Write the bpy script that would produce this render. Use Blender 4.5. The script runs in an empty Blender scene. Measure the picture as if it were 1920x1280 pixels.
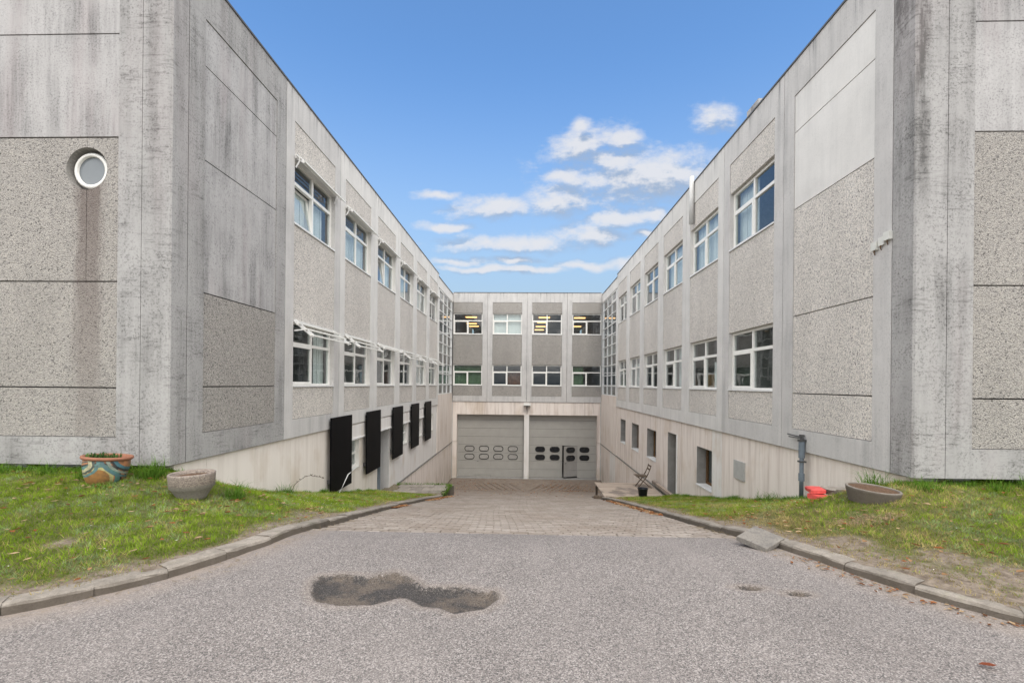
import bpy, math, random
import numpy as np
from mathutils import Matrix, Vector
random.seed(7); rng = np.random.default_rng(7)
S = bpy.context.scene
col = S.collection
R = math.radians
YAW, ROLL, FPX = R(1.68), 0.0095, 853.3

# ------------------------------------------------------------------ camera
cd = bpy.data.cameras.new('camera'); cam = bpy.data.objects.new('camera', cd); col.objects.link(cam)
cd.lens = 16; cd.sensor_width = 36; cd.shift_y = 80.5/1920; cd.clip_start = .05; cd.clip_end = 3000
cam.matrix_world = Matrix.Translation((0, 0, 1.6)) @ Matrix.Rotation(YAW, 4, 'Z') @ Matrix.Rotation(R(90), 4, 'X') @ Matrix.Rotation(ROLL, 4, 'Z')
S.camera = cam

# ------------------------------------------------------------------ node helpers
class NT:
    def __init__(s, tree): s.t = tree; s.t.nodes.clear()
    def n(s, typ, inp=None, **kw):
        nd = s.t.nodes.new(typ)
        for k, v in kw.items(): setattr(nd, k, v)
        for k, v in (inp or {}).items():
            sock = nd.inputs[k]
            if isinstance(v, bpy.types.NodeSocket): s.t.links.new(v, sock)
            else: sock.default_value = v
        return nd
    def math(s, op, a, b=0.0, c=0.0, clamp=False):
        return s.n('ShaderNodeMath', {0: a, 1: b, 2: c}, operation=op, use_clamp=clamp).outputs[0]
    def vm(s, op, a, b=(0, 0, 0)):
        nd = s.n('ShaderNodeVectorMath', {0: a, 1: b}, operation=op)
        return nd.outputs['Value'] if op in ('LENGTH', 'DOT_PRODUCT', 'DISTANCE') else nd.outputs[0]
    def mix(s, f, a, b, mode='MIX'):
        nd = s.n('ShaderNodeMix', data_type='RGBA', blend_type=mode)
        for i, v in ((0, f), (6, a), (7, b)):
            if isinstance(v, bpy.types.NodeSocket): s.t.links.new(v, nd.inputs[i])
            else: nd.inputs[i].default_value = v if i == 0 else (*v, 1)
        return nd.outputs[2]
    def mr(s, v, a, b, c=0.0, d=1.0, smooth=False):
        return s.n('ShaderNodeMapRange', {0: v, 1: a, 2: b, 3: c, 4: d}, interpolation_type='SMOOTHSTEP' if smooth else 'LINEAR').outputs[0]
    def noise(s, vec, scale, detail=3, rough=.6, out=0, dist=0.0):
        return s.n('ShaderNodeTexNoise', {'Vector': vec, 'Scale': scale, 'Detail': detail, 'Roughness': rough, 'Distortion': dist}).outputs[out]
    def vor(s, vec, scale, feature='F1', out='Distance'):
        return s.n('ShaderNodeTexVoronoi', {'Vector': vec, 'Scale': scale}, feature=feature).outputs[out]
    def scale(s, vec, sc): return s.vm('MULTIPLY', vec, sc)
    def xyz(s, vec): return s.n('ShaderNodeSeparateXYZ', {0: vec}).outputs

# ------------------------------------------------------------------ sky
SUN_EL, SUN_AZ = R(52), R(170)      # azimuth clockwise from +Y: behind the camera
w = bpy.data.worlds.new('World'); S.world = w; w.use_nodes = True
def px2p(u, v):
    x, y = u-960, v-720.5; c, s_ = math.cos(ROLL), math.sin(ROLL)
    x, y = x*c+y*s_, -x*s_+y*c
    t = math.tan(math.atan(x/FPX)-YAW)
    d = math.cos(YAW)-t*math.sin(YAW)
    return t, -y*d/FPX
CLOUDS = [(1205, 332, 145, 50, 0), (1160, 300, 62, 24, 0), (1265, 330, 75, 26, 0), (1085, 270, 72, 24, -.35), (1170, 262, 36, 18, 0), (1092, 237, 20, 13, 0), (1343, 220, 36, 24, 0),
          (930, 388, 85, 18, -.03), (1045, 378, 62, 28, 0), (1052, 330, 46, 12, -.1), (955, 457, 115, 16, 0), (1100, 440, 70, 17, 0),
          (1172, 409, 82, 18, -.12), (1230, 405, 30, 16, 0), (1203, 438, 26, 7, 0), (968, 488, 45, 7, 0), (862, 491, 50, 8, 0), (1092, 498, 62, 9, 0), (1172, 496, 26, 10, 0),
          (835, 425, 50, 8, 0), (820, 368, 36, 8, 0), (1000, 505, 70, 8, 0), (900, 505, 70, 6, 0)]
g = bpy.data.node_groups.new('cloud_field', 'ShaderNodeTree')
g.interface.new_socket('Vector', in_out='INPUT', socket_type='NodeSocketVector')
g.interface.new_socket('Density', in_out='OUTPUT', socket_type='NodeSocketFloat')
G = NT(g); gi = G.n('NodeGroupInput'); P = gi.outputs[0]
wob = G.vm('SUBTRACT', G.noise(P, 14, 2, .6, out=1), (.5, .5, .5))
P2 = G.vm('ADD', P, G.scale(wob, (.05, 0, .03)))
acc = None
for (u, v, rx, rz, tl) in CLOUDS:
    cx_, cz_ = px2p(u, v)
    q = G.vm('SUBTRACT', P2, (cx_, 0, cz_))
    if tl:
        q = G.n('ShaderNodeVectorRotate', {'Vector': q, 'Angle': -tl*1.0}, rotation_type='Y_AXIS').outputs[0]
    L = G.vm('LENGTH', G.scale(q, (FPX/rx, 0, FPX/rz)))
    b = G.math('SUBTRACT', 1.0, L)
    acc = b if acc is None else G.math('SMOOTH_MAX', acc, b, .25)
n1 = G.noise(G.scale(P, (1, 1, 1.9)), 15, 5, .6)
n2 = G.noise(G.scale(P, (1, 1, 1.6)), 70, 2, .6)
dens = G.math('ADD', G.math('ADD', acc, .5), G.math('ADD', G.math('MULTIPLY', G.math('SUBTRACT', n1, .5), 2.1), G.math('MULTIPLY', G.math('SUBTRACT', n2, .5), .55)))
G.n('NodeGroupOutput', {0: dens})
W = NT(w.node_tree)
tc = W.n('ShaderNodeTexCoord').outputs['Generated']
dx, dy, dz = W.xyz(tc)
ysafe = W.math('MAXIMUM', dy, .02)
pv = W.n('ShaderNodeCombineXYZ', {0: W.math('DIVIDE', dx, ysafe), 1: 0.0, 2: W.math('DIVIDE', dz, ysafe)}).outputs[0]
def field(vec):
    nd = W.n('ShaderNodeGroup'); nd.node_tree = g; W.t.links.new(vec, nd.inputs[0]); return nd.outputs[0]
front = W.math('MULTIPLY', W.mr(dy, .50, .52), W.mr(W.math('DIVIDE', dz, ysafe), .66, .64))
d0 = field(pv); d1 = field(W.vm('ADD', pv, (-.008, 0, .028)))
# unseen clouds round the rest of the sky, brightened to raise the ambient light
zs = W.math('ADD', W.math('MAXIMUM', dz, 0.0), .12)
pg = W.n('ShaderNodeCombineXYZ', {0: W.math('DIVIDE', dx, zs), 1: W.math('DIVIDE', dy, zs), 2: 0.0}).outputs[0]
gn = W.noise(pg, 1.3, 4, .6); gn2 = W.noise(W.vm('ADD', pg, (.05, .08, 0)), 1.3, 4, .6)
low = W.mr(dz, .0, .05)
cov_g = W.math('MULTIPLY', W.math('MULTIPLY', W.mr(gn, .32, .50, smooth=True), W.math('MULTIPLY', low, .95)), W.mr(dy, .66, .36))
cov_f = W.math('MULTIPLY', W.math('MULTIPLY', W.mr(d0, -.08, 1.3, smooth=True), low), .95)
sh_f = W.mr(W.math('SUBTRACT', d0, d1), -.45, .40, smooth=True)
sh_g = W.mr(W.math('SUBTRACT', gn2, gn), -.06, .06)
sky = W.n('ShaderNodeTexSky', sky_type='NISHITA', sun_disc=False, sun_elevation=SUN_EL, sun_rotation=SUN_AZ, altitude=0, air_density=1.0, dust_density=.6, ozone_density=2.5).outputs[0]
haze = W.mr(dz, .02, .60, 1.0, .0, smooth=True)
skyc = W.mix(haze, W.mix(1.0, sky, (.73, .97, 1.12), 'MULTIPLY'), (1.85, 2.30, 2.58))
CW, CG = (3.3, 3.36, 3.55), (1.6, 2.0, 2.65)
bg_f = W.n('ShaderNodeBackground', {0: W.mix(cov_f, skyc, W.mix(sh_f, CG, CW)), 1: .10}).outputs[0]
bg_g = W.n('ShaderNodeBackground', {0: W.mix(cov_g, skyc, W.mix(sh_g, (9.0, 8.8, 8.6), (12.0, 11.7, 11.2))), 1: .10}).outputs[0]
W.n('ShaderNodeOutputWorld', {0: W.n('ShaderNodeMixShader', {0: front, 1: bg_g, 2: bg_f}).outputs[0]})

sd = bpy.data.lights.new('sun', 'SUN'); so = bpy.data.objects.new('sun', sd); col.objects.link(so)
sd.energy = .6; sd.angle = R(20); sd.color = (1, .94, .86)
sdir = Vector((math.sin(SUN_AZ)*math.cos(SUN_EL), math.cos(SUN_AZ)*math.cos(SUN_EL), math.sin(SUN_EL)))
so.rotation_euler = sdir.to_track_quat('Z', 'Y').to_euler()
S.view_settings.view_transform = 'Standard'; S.view_settings.look = 'None'
S.view_settings.exposure = 1.25; S.view_settings.gamma = 1; S.view_settings.use_curve_mapping = False
S.cycles.max_bounces = 6; S.cycles.transparent_max_bounces = 12

# ------------------------------------------------------------------ materials
MATS = {}
def material(name):
    def deco(fn):
        m = bpy.data.materials.new(name); m.use_nodes = True
        N = NT(m.node_tree); out = fn(N)
        N.n('ShaderNodeOutputMaterial', {0: out}); MATS[name] = m
        return fn
    return deco
def bsdf(N, colr, rough=.8, bump=None, bs=.3, bd=.01, spec=.3, metal=0.0):
    inp = {'Base Color': colr if isinstance(colr, bpy.types.NodeSocket) else (*colr, 1), 'Roughness': rough, 'Specular IOR Level': spec, 'Metallic': metal}
    if bump is not None:
        inp['Normal'] = N.n('ShaderNodeBump', {'Height': bump, 'Strength': bs, 'Distance': bd}).outputs[0]
    return N.n('ShaderNodeBsdfPrincipled', inp).outputs[0]
def pos(N): return N.n('ShaderNodeNewGeometry').outputs['Position']

def concrete(name, base, dark, streak=.5, mott=.5, top=.6, hlines=0.0, pink=0.0):
    @material(name)
    def _(N):
        p = pos(N); x, y, z = N.xyz(p)
        st = N.noise(N.scale(p, (1, 1, .05)), 5.5, 5, .65)
        st2 = N.noise(N.scale(p, (1, 1, .12)), 22, 4, .6)
        big = N.noise(p, .8, 4, .6)
        fine = N.noise(p, 38, 8, .72)
        f = N.math('MULTIPLY', N.mr(st, .42, .68), N.mr(big, .35, .65))
        f = N.math('MULTIPLY', N.math('ADD', f, N.math('MULTIPLY', N.mr(st2, .45, .7), .16)), streak)
        m = N.math('MULTIPLY', N.math('MULTIPLY', N.mr(fine, .5, .72), N.mr(N.noise(p, 2.6, 4, .6), .27, .58)), mott)
        tot = N.math('ADD', f, m, clamp=True)
        # run-off stains under the coping
        zt = N.mr(z, 7.05, 7.85); tl = N.mr(N.noise(N.scale(p, (1, 1, .03)), 7, 5, .7), .53, .66)
        tot = N.math('ADD', tot, N.math('MULTIPLY', N.math('MULTIPLY', N.math('MULTIPLY', zt, zt), tl), top), clamp=True)
        if hlines:
            hl = N.noise(N.scale(p, (.15, .15, 1)), 26, 4, .7)
            tot = N.math('ADD', tot, N.math('MULTIPLY', N.math('MULTIPLY', N.mr(hl, .52, .66), N.mr(N.noise(p, 1.6, 2), .4, .6)), hlines), clamp=True)
        if hlines:   # black run-off streak down the right corner
            sx = N.math('ABSOLUTE', N.math('SUBTRACT', N.math('ADD', x, N.math('MULTIPLY', N.math('SUBTRACT', N.noise(N.scale(p, (1, 1, .25)), 4, 4), .5), .22)), 5.23))
            tot = N.math('ADD', tot, N.math('MULTIPLY', N.math('MULTIPLY', N.mr(sx, .13, .03, 0, 1, smooth=True), N.mr(z, 3.6, 6.2)), N.mr(N.noise(N.scale(p, (1, 1, .2)), 18, 4), .35, .6, .25, .95)), clamp=True)
        c = N.mix(tot, base, dark)
        tone = N.mr(N.noise(p, 1.7, 3), .3, .7, .93, 1.05)
        c = N.mix(1.0, c, N.n('ShaderNodeCombineColor', {0: tone, 1: tone, 2: tone}).outputs[0], 'MULTIPLY')
        if pink: c = N.mix(N.math('MULTIPLY', N.mr(N.noise(N.scale(p, (1, 1, .15)), 1.8, 3), .52, .66), pink), c, (.33, .255, .26))
        speck = N.mr(N.vor(p, 45), .06, .02)
        c = N.mix(N.math('MULTIPLY', speck, .5), c, (.12, .12, .12))
        # slight per-piece tone
        r = N.n('ShaderNodeObjectInfo').outputs['Random']
        t2 = N.mr(r, 0, 1, .95, 1.04)
        c = N.mix(1.0, c, N.n('ShaderNodeCombineColor', {0: t2, 1: t2, 2: t2}).outputs[0], 'MULTIPLY')
        return bsdf(N, c, .88, fine, .25, .006)
concrete('concrete', (.55, .535, .52), (.25, .25, .25), .5, .6, 1.1)
concrete('concrete_light', (.66, .645, .62), (.35, .35, .345), .3, .3, 1.2)
concrete('concrete_weathered', (.45, .44, .435), (.15, .146, .146), .8, 1.0, .6, pink=.2)
concrete('concrete_corner', (.40, .392, .385), (.118, .115, .112), .6, 1.15, .5, hlines=.45, pink=.12)
concrete('concrete_footing', (.16, .155, .145), (.06, .06, .055), .6, .6, 0)

def aggm(name, gain):
  @material(name)
  def _(N):
      p = pos(N); x, y, z = N.xyz(p)
      v = N.n('ShaderNodeTexVoronoi', {'Vector': p, 'Scale': 66.0})
      h = N.xyz(v.outputs['Color'])[0]
      cr = N.n('ShaderNodeValToRGB', {0: h}); e = cr.color_ramp
      e.elements[0].position = 0; e.elements[0].color = (.10, .095, .09, 1); e.elements[1].position = 1; e.elements[1].color = (.62, .575, .52, 1)
      for ps, c in ((.05, (.26, .245, .235)), (.15, (.42, .395, .37)), (.5, (.49, .462, .43)), (.8, (.55, .52, .48))):
          q = e.elements.new(ps); q.color = (*c, 1)
      edge = N.mr(v.outputs['Distance'], .45, .8)
      c = N.mix(N.math('MULTIPLY', edge, .5), cr.outputs[0], (.2, .19, .175))
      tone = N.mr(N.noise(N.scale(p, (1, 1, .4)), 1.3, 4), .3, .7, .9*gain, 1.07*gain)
      c = N.mix(1.0, c, N.n('ShaderNodeCombineColor', {0: tone, 1: tone, 2: tone}).outputs[0], 'MULTIPLY')
      # rusty drip mark below the round window
      sx = N.math('ABSOLUTE', N.math('ADD', x, 6.21))
      wv = N.math('MULTIPLY', N.mr(N.math('ADD', sx, N.math('MULTIPLY', N.math('SUBTRACT', N.noise(N.scale(p, (1, 1, .15)), 9, 4), .5), .25)), .10, .27, 1, 0, smooth=True), N.mr(z, .8, 4.4, .25, 1.0))
      wv = N.math('MULTIPLY', wv, N.math('MULTIPLY', N.math('LESS_THAN', z, 4.4), N.math('LESS_THAN', y, 6.6)))
      c = N.mix(N.math('MULTIPLY', wv, .72), c, (.115, .085, .075))
      ht = N.math('SUBTRACT', 1.0, v.outputs['Distance'])
      return bsdf(N, c, .85, ht, .8, .012)
aggm('aggregate', .74); aggm('aggregate_lit', 1.33)  # second, paler copy puts the light missing on the wings into the colour

def pinkwall(name, base, dark, stain=.5):
    @material(name)
    def _(N):
        p = pos(N); x, y, z = N.xyz(p)
        h = N.math('ADD', x, y)
        cell = N.math('FLOOR', N.math('MULTIPLY', h, 4.6))
        wn = N.n('ShaderNodeTexWhiteNoise', {'W': cell}, noise_dimensions='1D').outputs[0]
        st = N.noise(N.scale(p, (1, 1, .07)), 5, 4, .62)
        st2 = N.noise(N.scale(p, (1, 1, .02)), 30, 3, .6)
        c = N.mix(N.math('MULTIPLY', N.mr(st, .46, .68), stain), base, dark)
        c = N.mix(N.math('MULTIPLY', N.mr(st2, .52, .68), .15*stain), c, dark)
        t = N.mr(wn, 0, 1, .988, 1.01)
        c = N.mix(1.0, c, N.n('ShaderNodeCombineColor', {0: t, 1: t, 2: t}).outputs[0], 'MULTIPLY')
        # soil splash and algae low on the wall
        lowz = N.math('MULTIPLY', N.mr(N.noise(N.scale(p, (1, 1, .4)), 2.2, 4), .42, .62), N.mr(z, -3.2, -4.9))
        c = N.mix(N.math('MULTIPLY', lowz, .6), c, (.30, .27, .19))
        rust = N.mr(N.noise(N.scale(p, (1, 1, .6)), 1.1, 4), .54, .7)
        c = N.mix(N.math('MULTIPLY', rust, .45), c, (.50, .39, .28))
        return bsdf(N, c, .8, N.noise(N.scale(p, (1, 1, .15)), 60, 3), .15, .004)
pinkwall('pink_wall', (.76, .69, .635), (.47, .39, .34), .6)
pinkwall('cream_wall', (.80, .74, .68), (.55, .48, .42), .35)
pinkwall('pale_wall', (.75, .73, .705), (.56, .50, .455), .35)

def plain(name, c, rough=.6, spec=.3, metal=0.0, var=.12, scale=8, bs=.1):
    @material(name)
    def _(N):
        p = pos(N); n = N.noise(p, scale, 5, .65)
        t = N.mr(n, .3, .7, 1-var, 1+var)
        cc = N.mix(1.0, N.n('ShaderNodeRGB').outputs[0], N.n('ShaderNodeCombineColor', {0: t, 1: t, 2: t}).outputs[0], 'MULTIPLY')
        for nd in N.t.nodes:
            if nd.type == 'RGB': nd.outputs[0].default_value = (*c, 1)
        return bsdf(N, cc, rough, N.noise(p, scale*8, 3), bs, .003, spec, metal)
plain('white_paint', (.80, .79, .75), .4, .4, var=.05)
plain('white_metal', (.72, .72, .71), .4, .4, var=.08)
plain('coping', (.10, .10, .10), .5)
plain('black_panel', (.002, .002, .003), .5, .08, var=.3, scale=3)
plain('door_grey', (.345, .335, .31), .55, .35, var=.06, scale=2)
plain('door_grey_dark', (.30, .29, .275), .5, .35, var=.08, scale=2)
plain('rubber', (.02, .02, .02), .6)
plain('door_pane_pale', (.36, .35, .33), .15, .5, var=.2, scale=4)
plain('door_pane_dark', (.015, .017, .02), .12, .5, var=.5, scale=6)
plain('interior', (.42, .42, .41), .9, .1)
plain('interior_dark', (.12, .12, .12), .9, .1)
plain('blind', (.85, .87, .88), .8, .1, var=.05, scale=3)
plain('curtain_green', (.13, .20, .12), .9, .1, var=.3, scale=5)
plain('curtain_brown', (.16, .07, .04), .9, .1, var=.5, scale=9)  # brown sheet painting the reddish reflection in one back window
plain('grey_lining', (.27, .26, .245), .85, .2, var=.15, scale=5)
plain('brown_wood', (.14, .08, .04), .7, .2, var=.3, scale=20)
plain('old_wood', (.13, .10, .075), .8, .2, var=.3, scale=30)
plain('steel_blue', (.14, .17, .20), .45, .4, var=.15, scale=6)
plain('terracotta', (.29, .13, .08), .7, .2, var=.15, scale=20)
plain('soil', (.12, .075, .05), .95, .1, var=.5, scale=40, bs=1.0)
plain('red_paint', (.58, .085, .075), .6, .25, var=.3, scale=14, bs=.4)
plain('grey_plate_light', (.55, .55, .54), .6, .3, var=.08)
plain('grey_plate', (.40, .40, .385), .6, .3, var=.08)
plain('bucket_black', (.012, .014, .02), .35, .4)
plain('pale_box', (.62, .62, .58), .5, .3, var=.06)
plain('cardboard', (.45, .30, .17), .8, .1)
plain('dark_metal', (.07, .07, .07), .5, .4)

@material('stone_grey')
def _(N):
    p = pos(N)
    a = N.noise(p, 7, 6, .7); b = N.noise(p, 70, 6, .75); v = N.vor(p, 120)
    c = N.mix(N.mr(a, .35, .65), (.36, .32, .275), (.22, .195, .165))
    c = N.mix(N.math('MULTIPLY', N.mr(b, .45, .7), .6), c, (.14, .13, .115))
    c = N.mix(N.math('MULTIPLY', N.mr(v, .16, .05), .6), c, (.46, .44, .40))
    c = N.mix(N.math('MULTIPLY', N.mr(N.noise(p, 3.1, 4), .58, .7), .3), c, (.20, .21, .10))
    r = N.mr(N.n('ShaderNodeObjectInfo').outputs['Random'], 0, 1, .85, 1.1)
    c = N.mix(1.0, c, N.n('ShaderNodeCombineColor', {0: r, 1: r, 2: r}).outputs[0], 'MULTIPLY')
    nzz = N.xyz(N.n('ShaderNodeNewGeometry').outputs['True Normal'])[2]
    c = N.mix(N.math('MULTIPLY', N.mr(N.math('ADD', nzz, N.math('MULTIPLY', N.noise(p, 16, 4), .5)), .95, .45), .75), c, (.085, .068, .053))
    return bsdf(N, c, .92, b, .9, .012)
@material('slab_concrete')
def _(N):
    p = pos(N); a = N.noise(p, 6, 6, .7); b = N.noise(p, 60, 6, .75)
    c = N.mix(N.mr(a, .4, .62), (.24, .22, .195), (.15, .14, .13)); c = N.mix(N.math('MULTIPLY', N.mr(b, .5, .65), .6), c, (.08, .075, .065))
    return bsdf(N, c, .9, b, .8, .01)
@material('planter_concrete')
def _(N):
    p = pos(N); b = N.noise(p, 60, 6, .75); v = N.n('ShaderNodeTexVoronoi', {'Vector': p, 'Scale': 140.0}); h = N.xyz(v.outputs['Color'])[0]
    z = N.xyz(N.n('ShaderNodeTexCoord').outputs['Object'])[2]
    peb = N.mix(h, (.13, .105, .09), (.40, .34, .29))
    c = N.mix(N.mr(z, .16, .19), N.mix(N.mr(b, .4, .65), (.25, .23, .20), (.16, .145, .125)), peb)
    return bsdf(N, c, .9, N.math('SUBTRACT', 1.0, v.outputs['Distance']), .5, .008)
@material('painted_pot')
def _(N):
    o = N.n('ShaderNodeTexCoord').outputs['Object']
    def band(cx_, cz_, sx, r0, r1):
        q = N.vm('SUBTRACT', o, (cx_, 0, cz_)); L = N.vm('LENGTH', N.scale(q, (sx, 0, 1)))
        L = N.math('ADD', L, N.math('MULTIPLY', N.math('SUBTRACT', N.noise(o, 9, 2), .5), .03))
        return N.math('MULTIPLY', N.math('GREATER_THAN', L, r0), N.math('LESS_THAN', L, r1))
    c = N.mix(N.noise(o, 14, 4), (.36, .15, .07), (.42, .20, .10))
    for (cx_, cz_, sx, r0, r1, cc) in [(-.10, .09, .8, 0, .135, (.33, .17, .06)), (-.10, .09, .8, .13, .165, (.45, .42, .20)), (-.10, .09, .75, .165, .215, (.10, .22, .20)), (-.10, .09, .75, .215, .232, (.035, .03, .03)),
                                       (-.10, .09, .72, .25, .262, (.05, .09, .09)), (.35, .40, .7, .16, .20, (.07, .17, .21)), (.35, .40, .7, .20, .225, (.03, .035, .04)), (.35, .40, .7, .235, .262, (.30, .36, .30)), (.35, .40, .7, .28, .31, (.10, .20, .22)),
                                       (-.42, .30, .7, .13, .165, (.50, .47, .30)), (-.42, .30, .7, .165, .19, (.08, .10, .09)), (-.42, .30, .7, .2, .23, (.12, .24, .24))]:
        c = N.mix(band(cx_, cz_, sx, r0, r1), c, cc)
    c = N.mix(N.mr(N.noise(o, 12, 6, .7), .42, .7, 0, .75), c, (.07, .06, .05))
    return bsdf(N, c, .45, N.noise(o, 60, 3), .1, .003, .4)

@material('glass')
def _(N):
    fr = N.n('ShaderNodeFresnel', {'IOR': 1.55}).outputs[0]
    back = N.n('ShaderNodeNewGeometry').outputs['Backfacing']
    p = pos(N)
    nrm = N.n('ShaderNodeBump', {'Height': N.noise(p, 1.6, 2), 'Strength': .06, 'Distance': .05}).outputs[0]
    k = N.math('MULTIPLY', N.math('MINIMUM', N.math('MULTIPLY', fr, 1.45), 1.0), N.math('SUBTRACT', 1.0, back))
    return N.n('ShaderNodeMixShader', {0: k, 1: N.n('ShaderNodeBsdfTransparent', {0: (.86, .89, .88, 1)}).outputs[0], 2: N.n('ShaderNodeBsdfGlossy', {'Color': (.95, .97, 1, 1), 'Roughness': .02, 'Normal': nrm}).outputs[0]}).outputs[0]
@material('lamp_glow')
def _(N): return N.n('ShaderNodeEmission', {0: (1, .52, .2, 1), 1: 1.3}).outputs[0]

@material('asphalt')
def _(N):
    p = pos(N); x, y, z = N.xyz(p)
    v = N.n('ShaderNodeTexVoronoi', {'Vector': p, 'Scale': 150.0}); h = N.xyz(v.outputs['Color'])[0]
    h = N.math('ADD', N.math('MULTIPLY', h, .75), N.math('MULTIPLY', N.noise(p, 170, 3, .7), .25))
    cr = N.n('ShaderNodeValToRGB', {0: h}); e = cr.color_ramp
    e.elements[0].color = (.05, .046, .045, 1); e.elements[1].color = (.50, .47, .455, 1)
    for ps, c in ((.2, (.10, .094, .091)), (.5, (.188, .166, .155)), (.8, (.315, .285, .27))):
        q = e.elements.new(ps); q.color = (*c, 1)
    c = cr.outputs[0]
    t = N.mr(N.noise(p, 1.1, 5, .6), .3, .7, .9, 1.1)
    c = N.mix(1.0, c, N.n('ShaderNodeCombineColor', {0: t, 1: t, 2: t}).outputs[0], 'MULTIPLY')
    c = N.mix(N.mr(N.vor(p, 9), .035, .02), c, (.03, .03, .03)); c = N.mix(N.mr(N.vor(N.vm('ADD', p, (3.3, 1.7, 0)), 23), .10, .06, 0, .8), c, (.05, .046, .044))
    wear = N.noise(N.scale(p, (1.6, .35, 1)), .9, 5, .6); c = N.mix(N.mr(wear, .5, .68, 0, .3), c, (.28, .25, .235))
    hole = N.n('ShaderNodeAttribute', attribute_name='hole').outputs['Fac']
    hm = N.mr(N.math('ADD', hole, N.math('MULTIPLY', N.math('SUBTRACT', N.noise(p, 38, 6, .8), .5), .85)), .42, .52)
    hd = N.mr(N.noise(p, 3.2, 5, .7), .44, .56)
    hc = N.mix(hd, (.125, .10, .08), (.045, .041, .040))
    hc = N.mix(N.math('MULTIPLY', N.mr(N.vor(p, 100, out='Distance'), .5, .25), .55), hc, (.17, .155, .14))
    hc = N.mix(N.math('MULTIPLY', N.mr(N.noise(p, 75, 4, .8), .5, .6), .8), hc, (.03, .027, .025))
    hc = N.mix(N.mr(N.vor(p, 55), .13, .07), hc, (.36, .33, .30))
    c = N.mix(hm, c, hc)
    halo = N.math('MULTIPLY', N.mr(N.math('ADD', hole, N.math('MULTIPLY', N.noise(p, 4, 3), .25)), .15, .45), .2)
    c = N.mix(N.math('MULTIPLY', halo, N.math('SUBTRACT', 1.0, hm)), c, (.30, .235, .18))
    dust = N.n('ShaderNodeAttribute', attribute_name='dust').outputs['Fac']
    c = N.mix(N.math('MULTIPLY', dust, N.mr(N.noise(p, 7, 5, .65), .35, .6, .3, .9)), c, (.30, .25, .21))
    return bsdf(N, c, .85, N.math('ADD', h, N.math('MULTIPLY', N.math('MULTIPLY', hm, N.noise(p, 90, 4)), 2.0)), .5, .006)
@material('paver_bed')
def _(N):
    p = pos(N); c = N.mix(N.noise(p, 30, 5), (.09, .075, .055), (.16, .13, .10)); return bsdf(N, c, .95, N.noise(p, 60), .5)
def paverm(name, src):
    @material(name)
    def _(N):
        p = pos(N); y = N.xyz(p)[1]
        r = N.n('ShaderNodeObjectInfo').outputs['Random'] if src == 'o' else N.n('ShaderNodeAttribute', attribute_name='tint').outputs['Fac']
        c = N.mix(r, (.27, .232, .20), (.38, .335, .295))
        c = N.mix(N.math('MULTIPLY', N.mr(N.noise(p, 45, 6, .7), .45, .7), .55), c, (.20, .17, .145))
        c = N.mix(N.math('MULTIPLY', N.mr(N.noise(p, .9, 6, .7), .42, .62), .45), c, (.20, .155, .12))
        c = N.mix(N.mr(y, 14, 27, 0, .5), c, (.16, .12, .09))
        return bsdf(N, c, .9, N.noise(p, 80, 4), .4, .006)
paverm('paver_single', 'o'); paverm('paver_joined', 'a')

@material('lawn_soil')
def _(N):
    p = pos(N)
    dirt = N.n('ShaderNodeAttribute', attribute_name='dirt').outputs['Fac']
    gcol = N.mix(N.mr(N.noise(p, 22, 6, .7), .3, .7), (.06, .075, .018), (.17, .155, .06))
    dc = N.mix(N.mr(N.noise(p, 14, 6, .75), .35, .65), (.31, .255, .20), (.13, .10, .075))
    m = N.mr(N.math('ADD', dirt, N.math('MULTIPLY', N.math('SUBTRACT', N.noise(p, 12, 5, .7), .5), .8)), .3, .6)
    return bsdf(N, N.mix(m, gcol, dc), .95, N.noise(p, 40, 6, .75), .9, .02)
@material('grass_blades')
def _(N):
    a = N.n('ShaderNodeAttribute', attribute_name='tint').outputs['Color']
    d = N.n('ShaderNodeBsdfDiffuse', {0: a}).outputs[0]; t = N.n('ShaderNodeBsdfTranslucent', {0: a}).outputs[0]
    return N.n('ShaderNodeMixShader', {0: .3, 1: d, 2: t}).outputs[0]
@material('deck_wood')
def _(N):
    p = pos(N); n = N.noise(N.scale(p, (.4, 4, 4)), 12, 5, .7)
    c = N.mix(N.mr(n, .35, .65), (.46, .38, .31), (.30, .24, .19))
    c = N.mix(N.mr(N.noise(p, 1.6, 4), .52, .62, 0, .7), c, (.15, .125, .11))
    r = N.mr(N.n('ShaderNodeObjectInfo').outputs['Random'], 0, 1, .85, 1.12)
    c = N.mix(1.0, c, N.n('ShaderNodeCombineColor', {0: r, 1: r, 2: r}).outputs[0], 'MULTIPLY')
    return bsdf(N, c, .8, n, .3)
@material('ground_far')
def _(N):
    p = pos(N); return bsdf(N, N.mix(N.noise(p, .4, 5), (.05, .08, .02), (.10, .12, .04)), .95)

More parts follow.
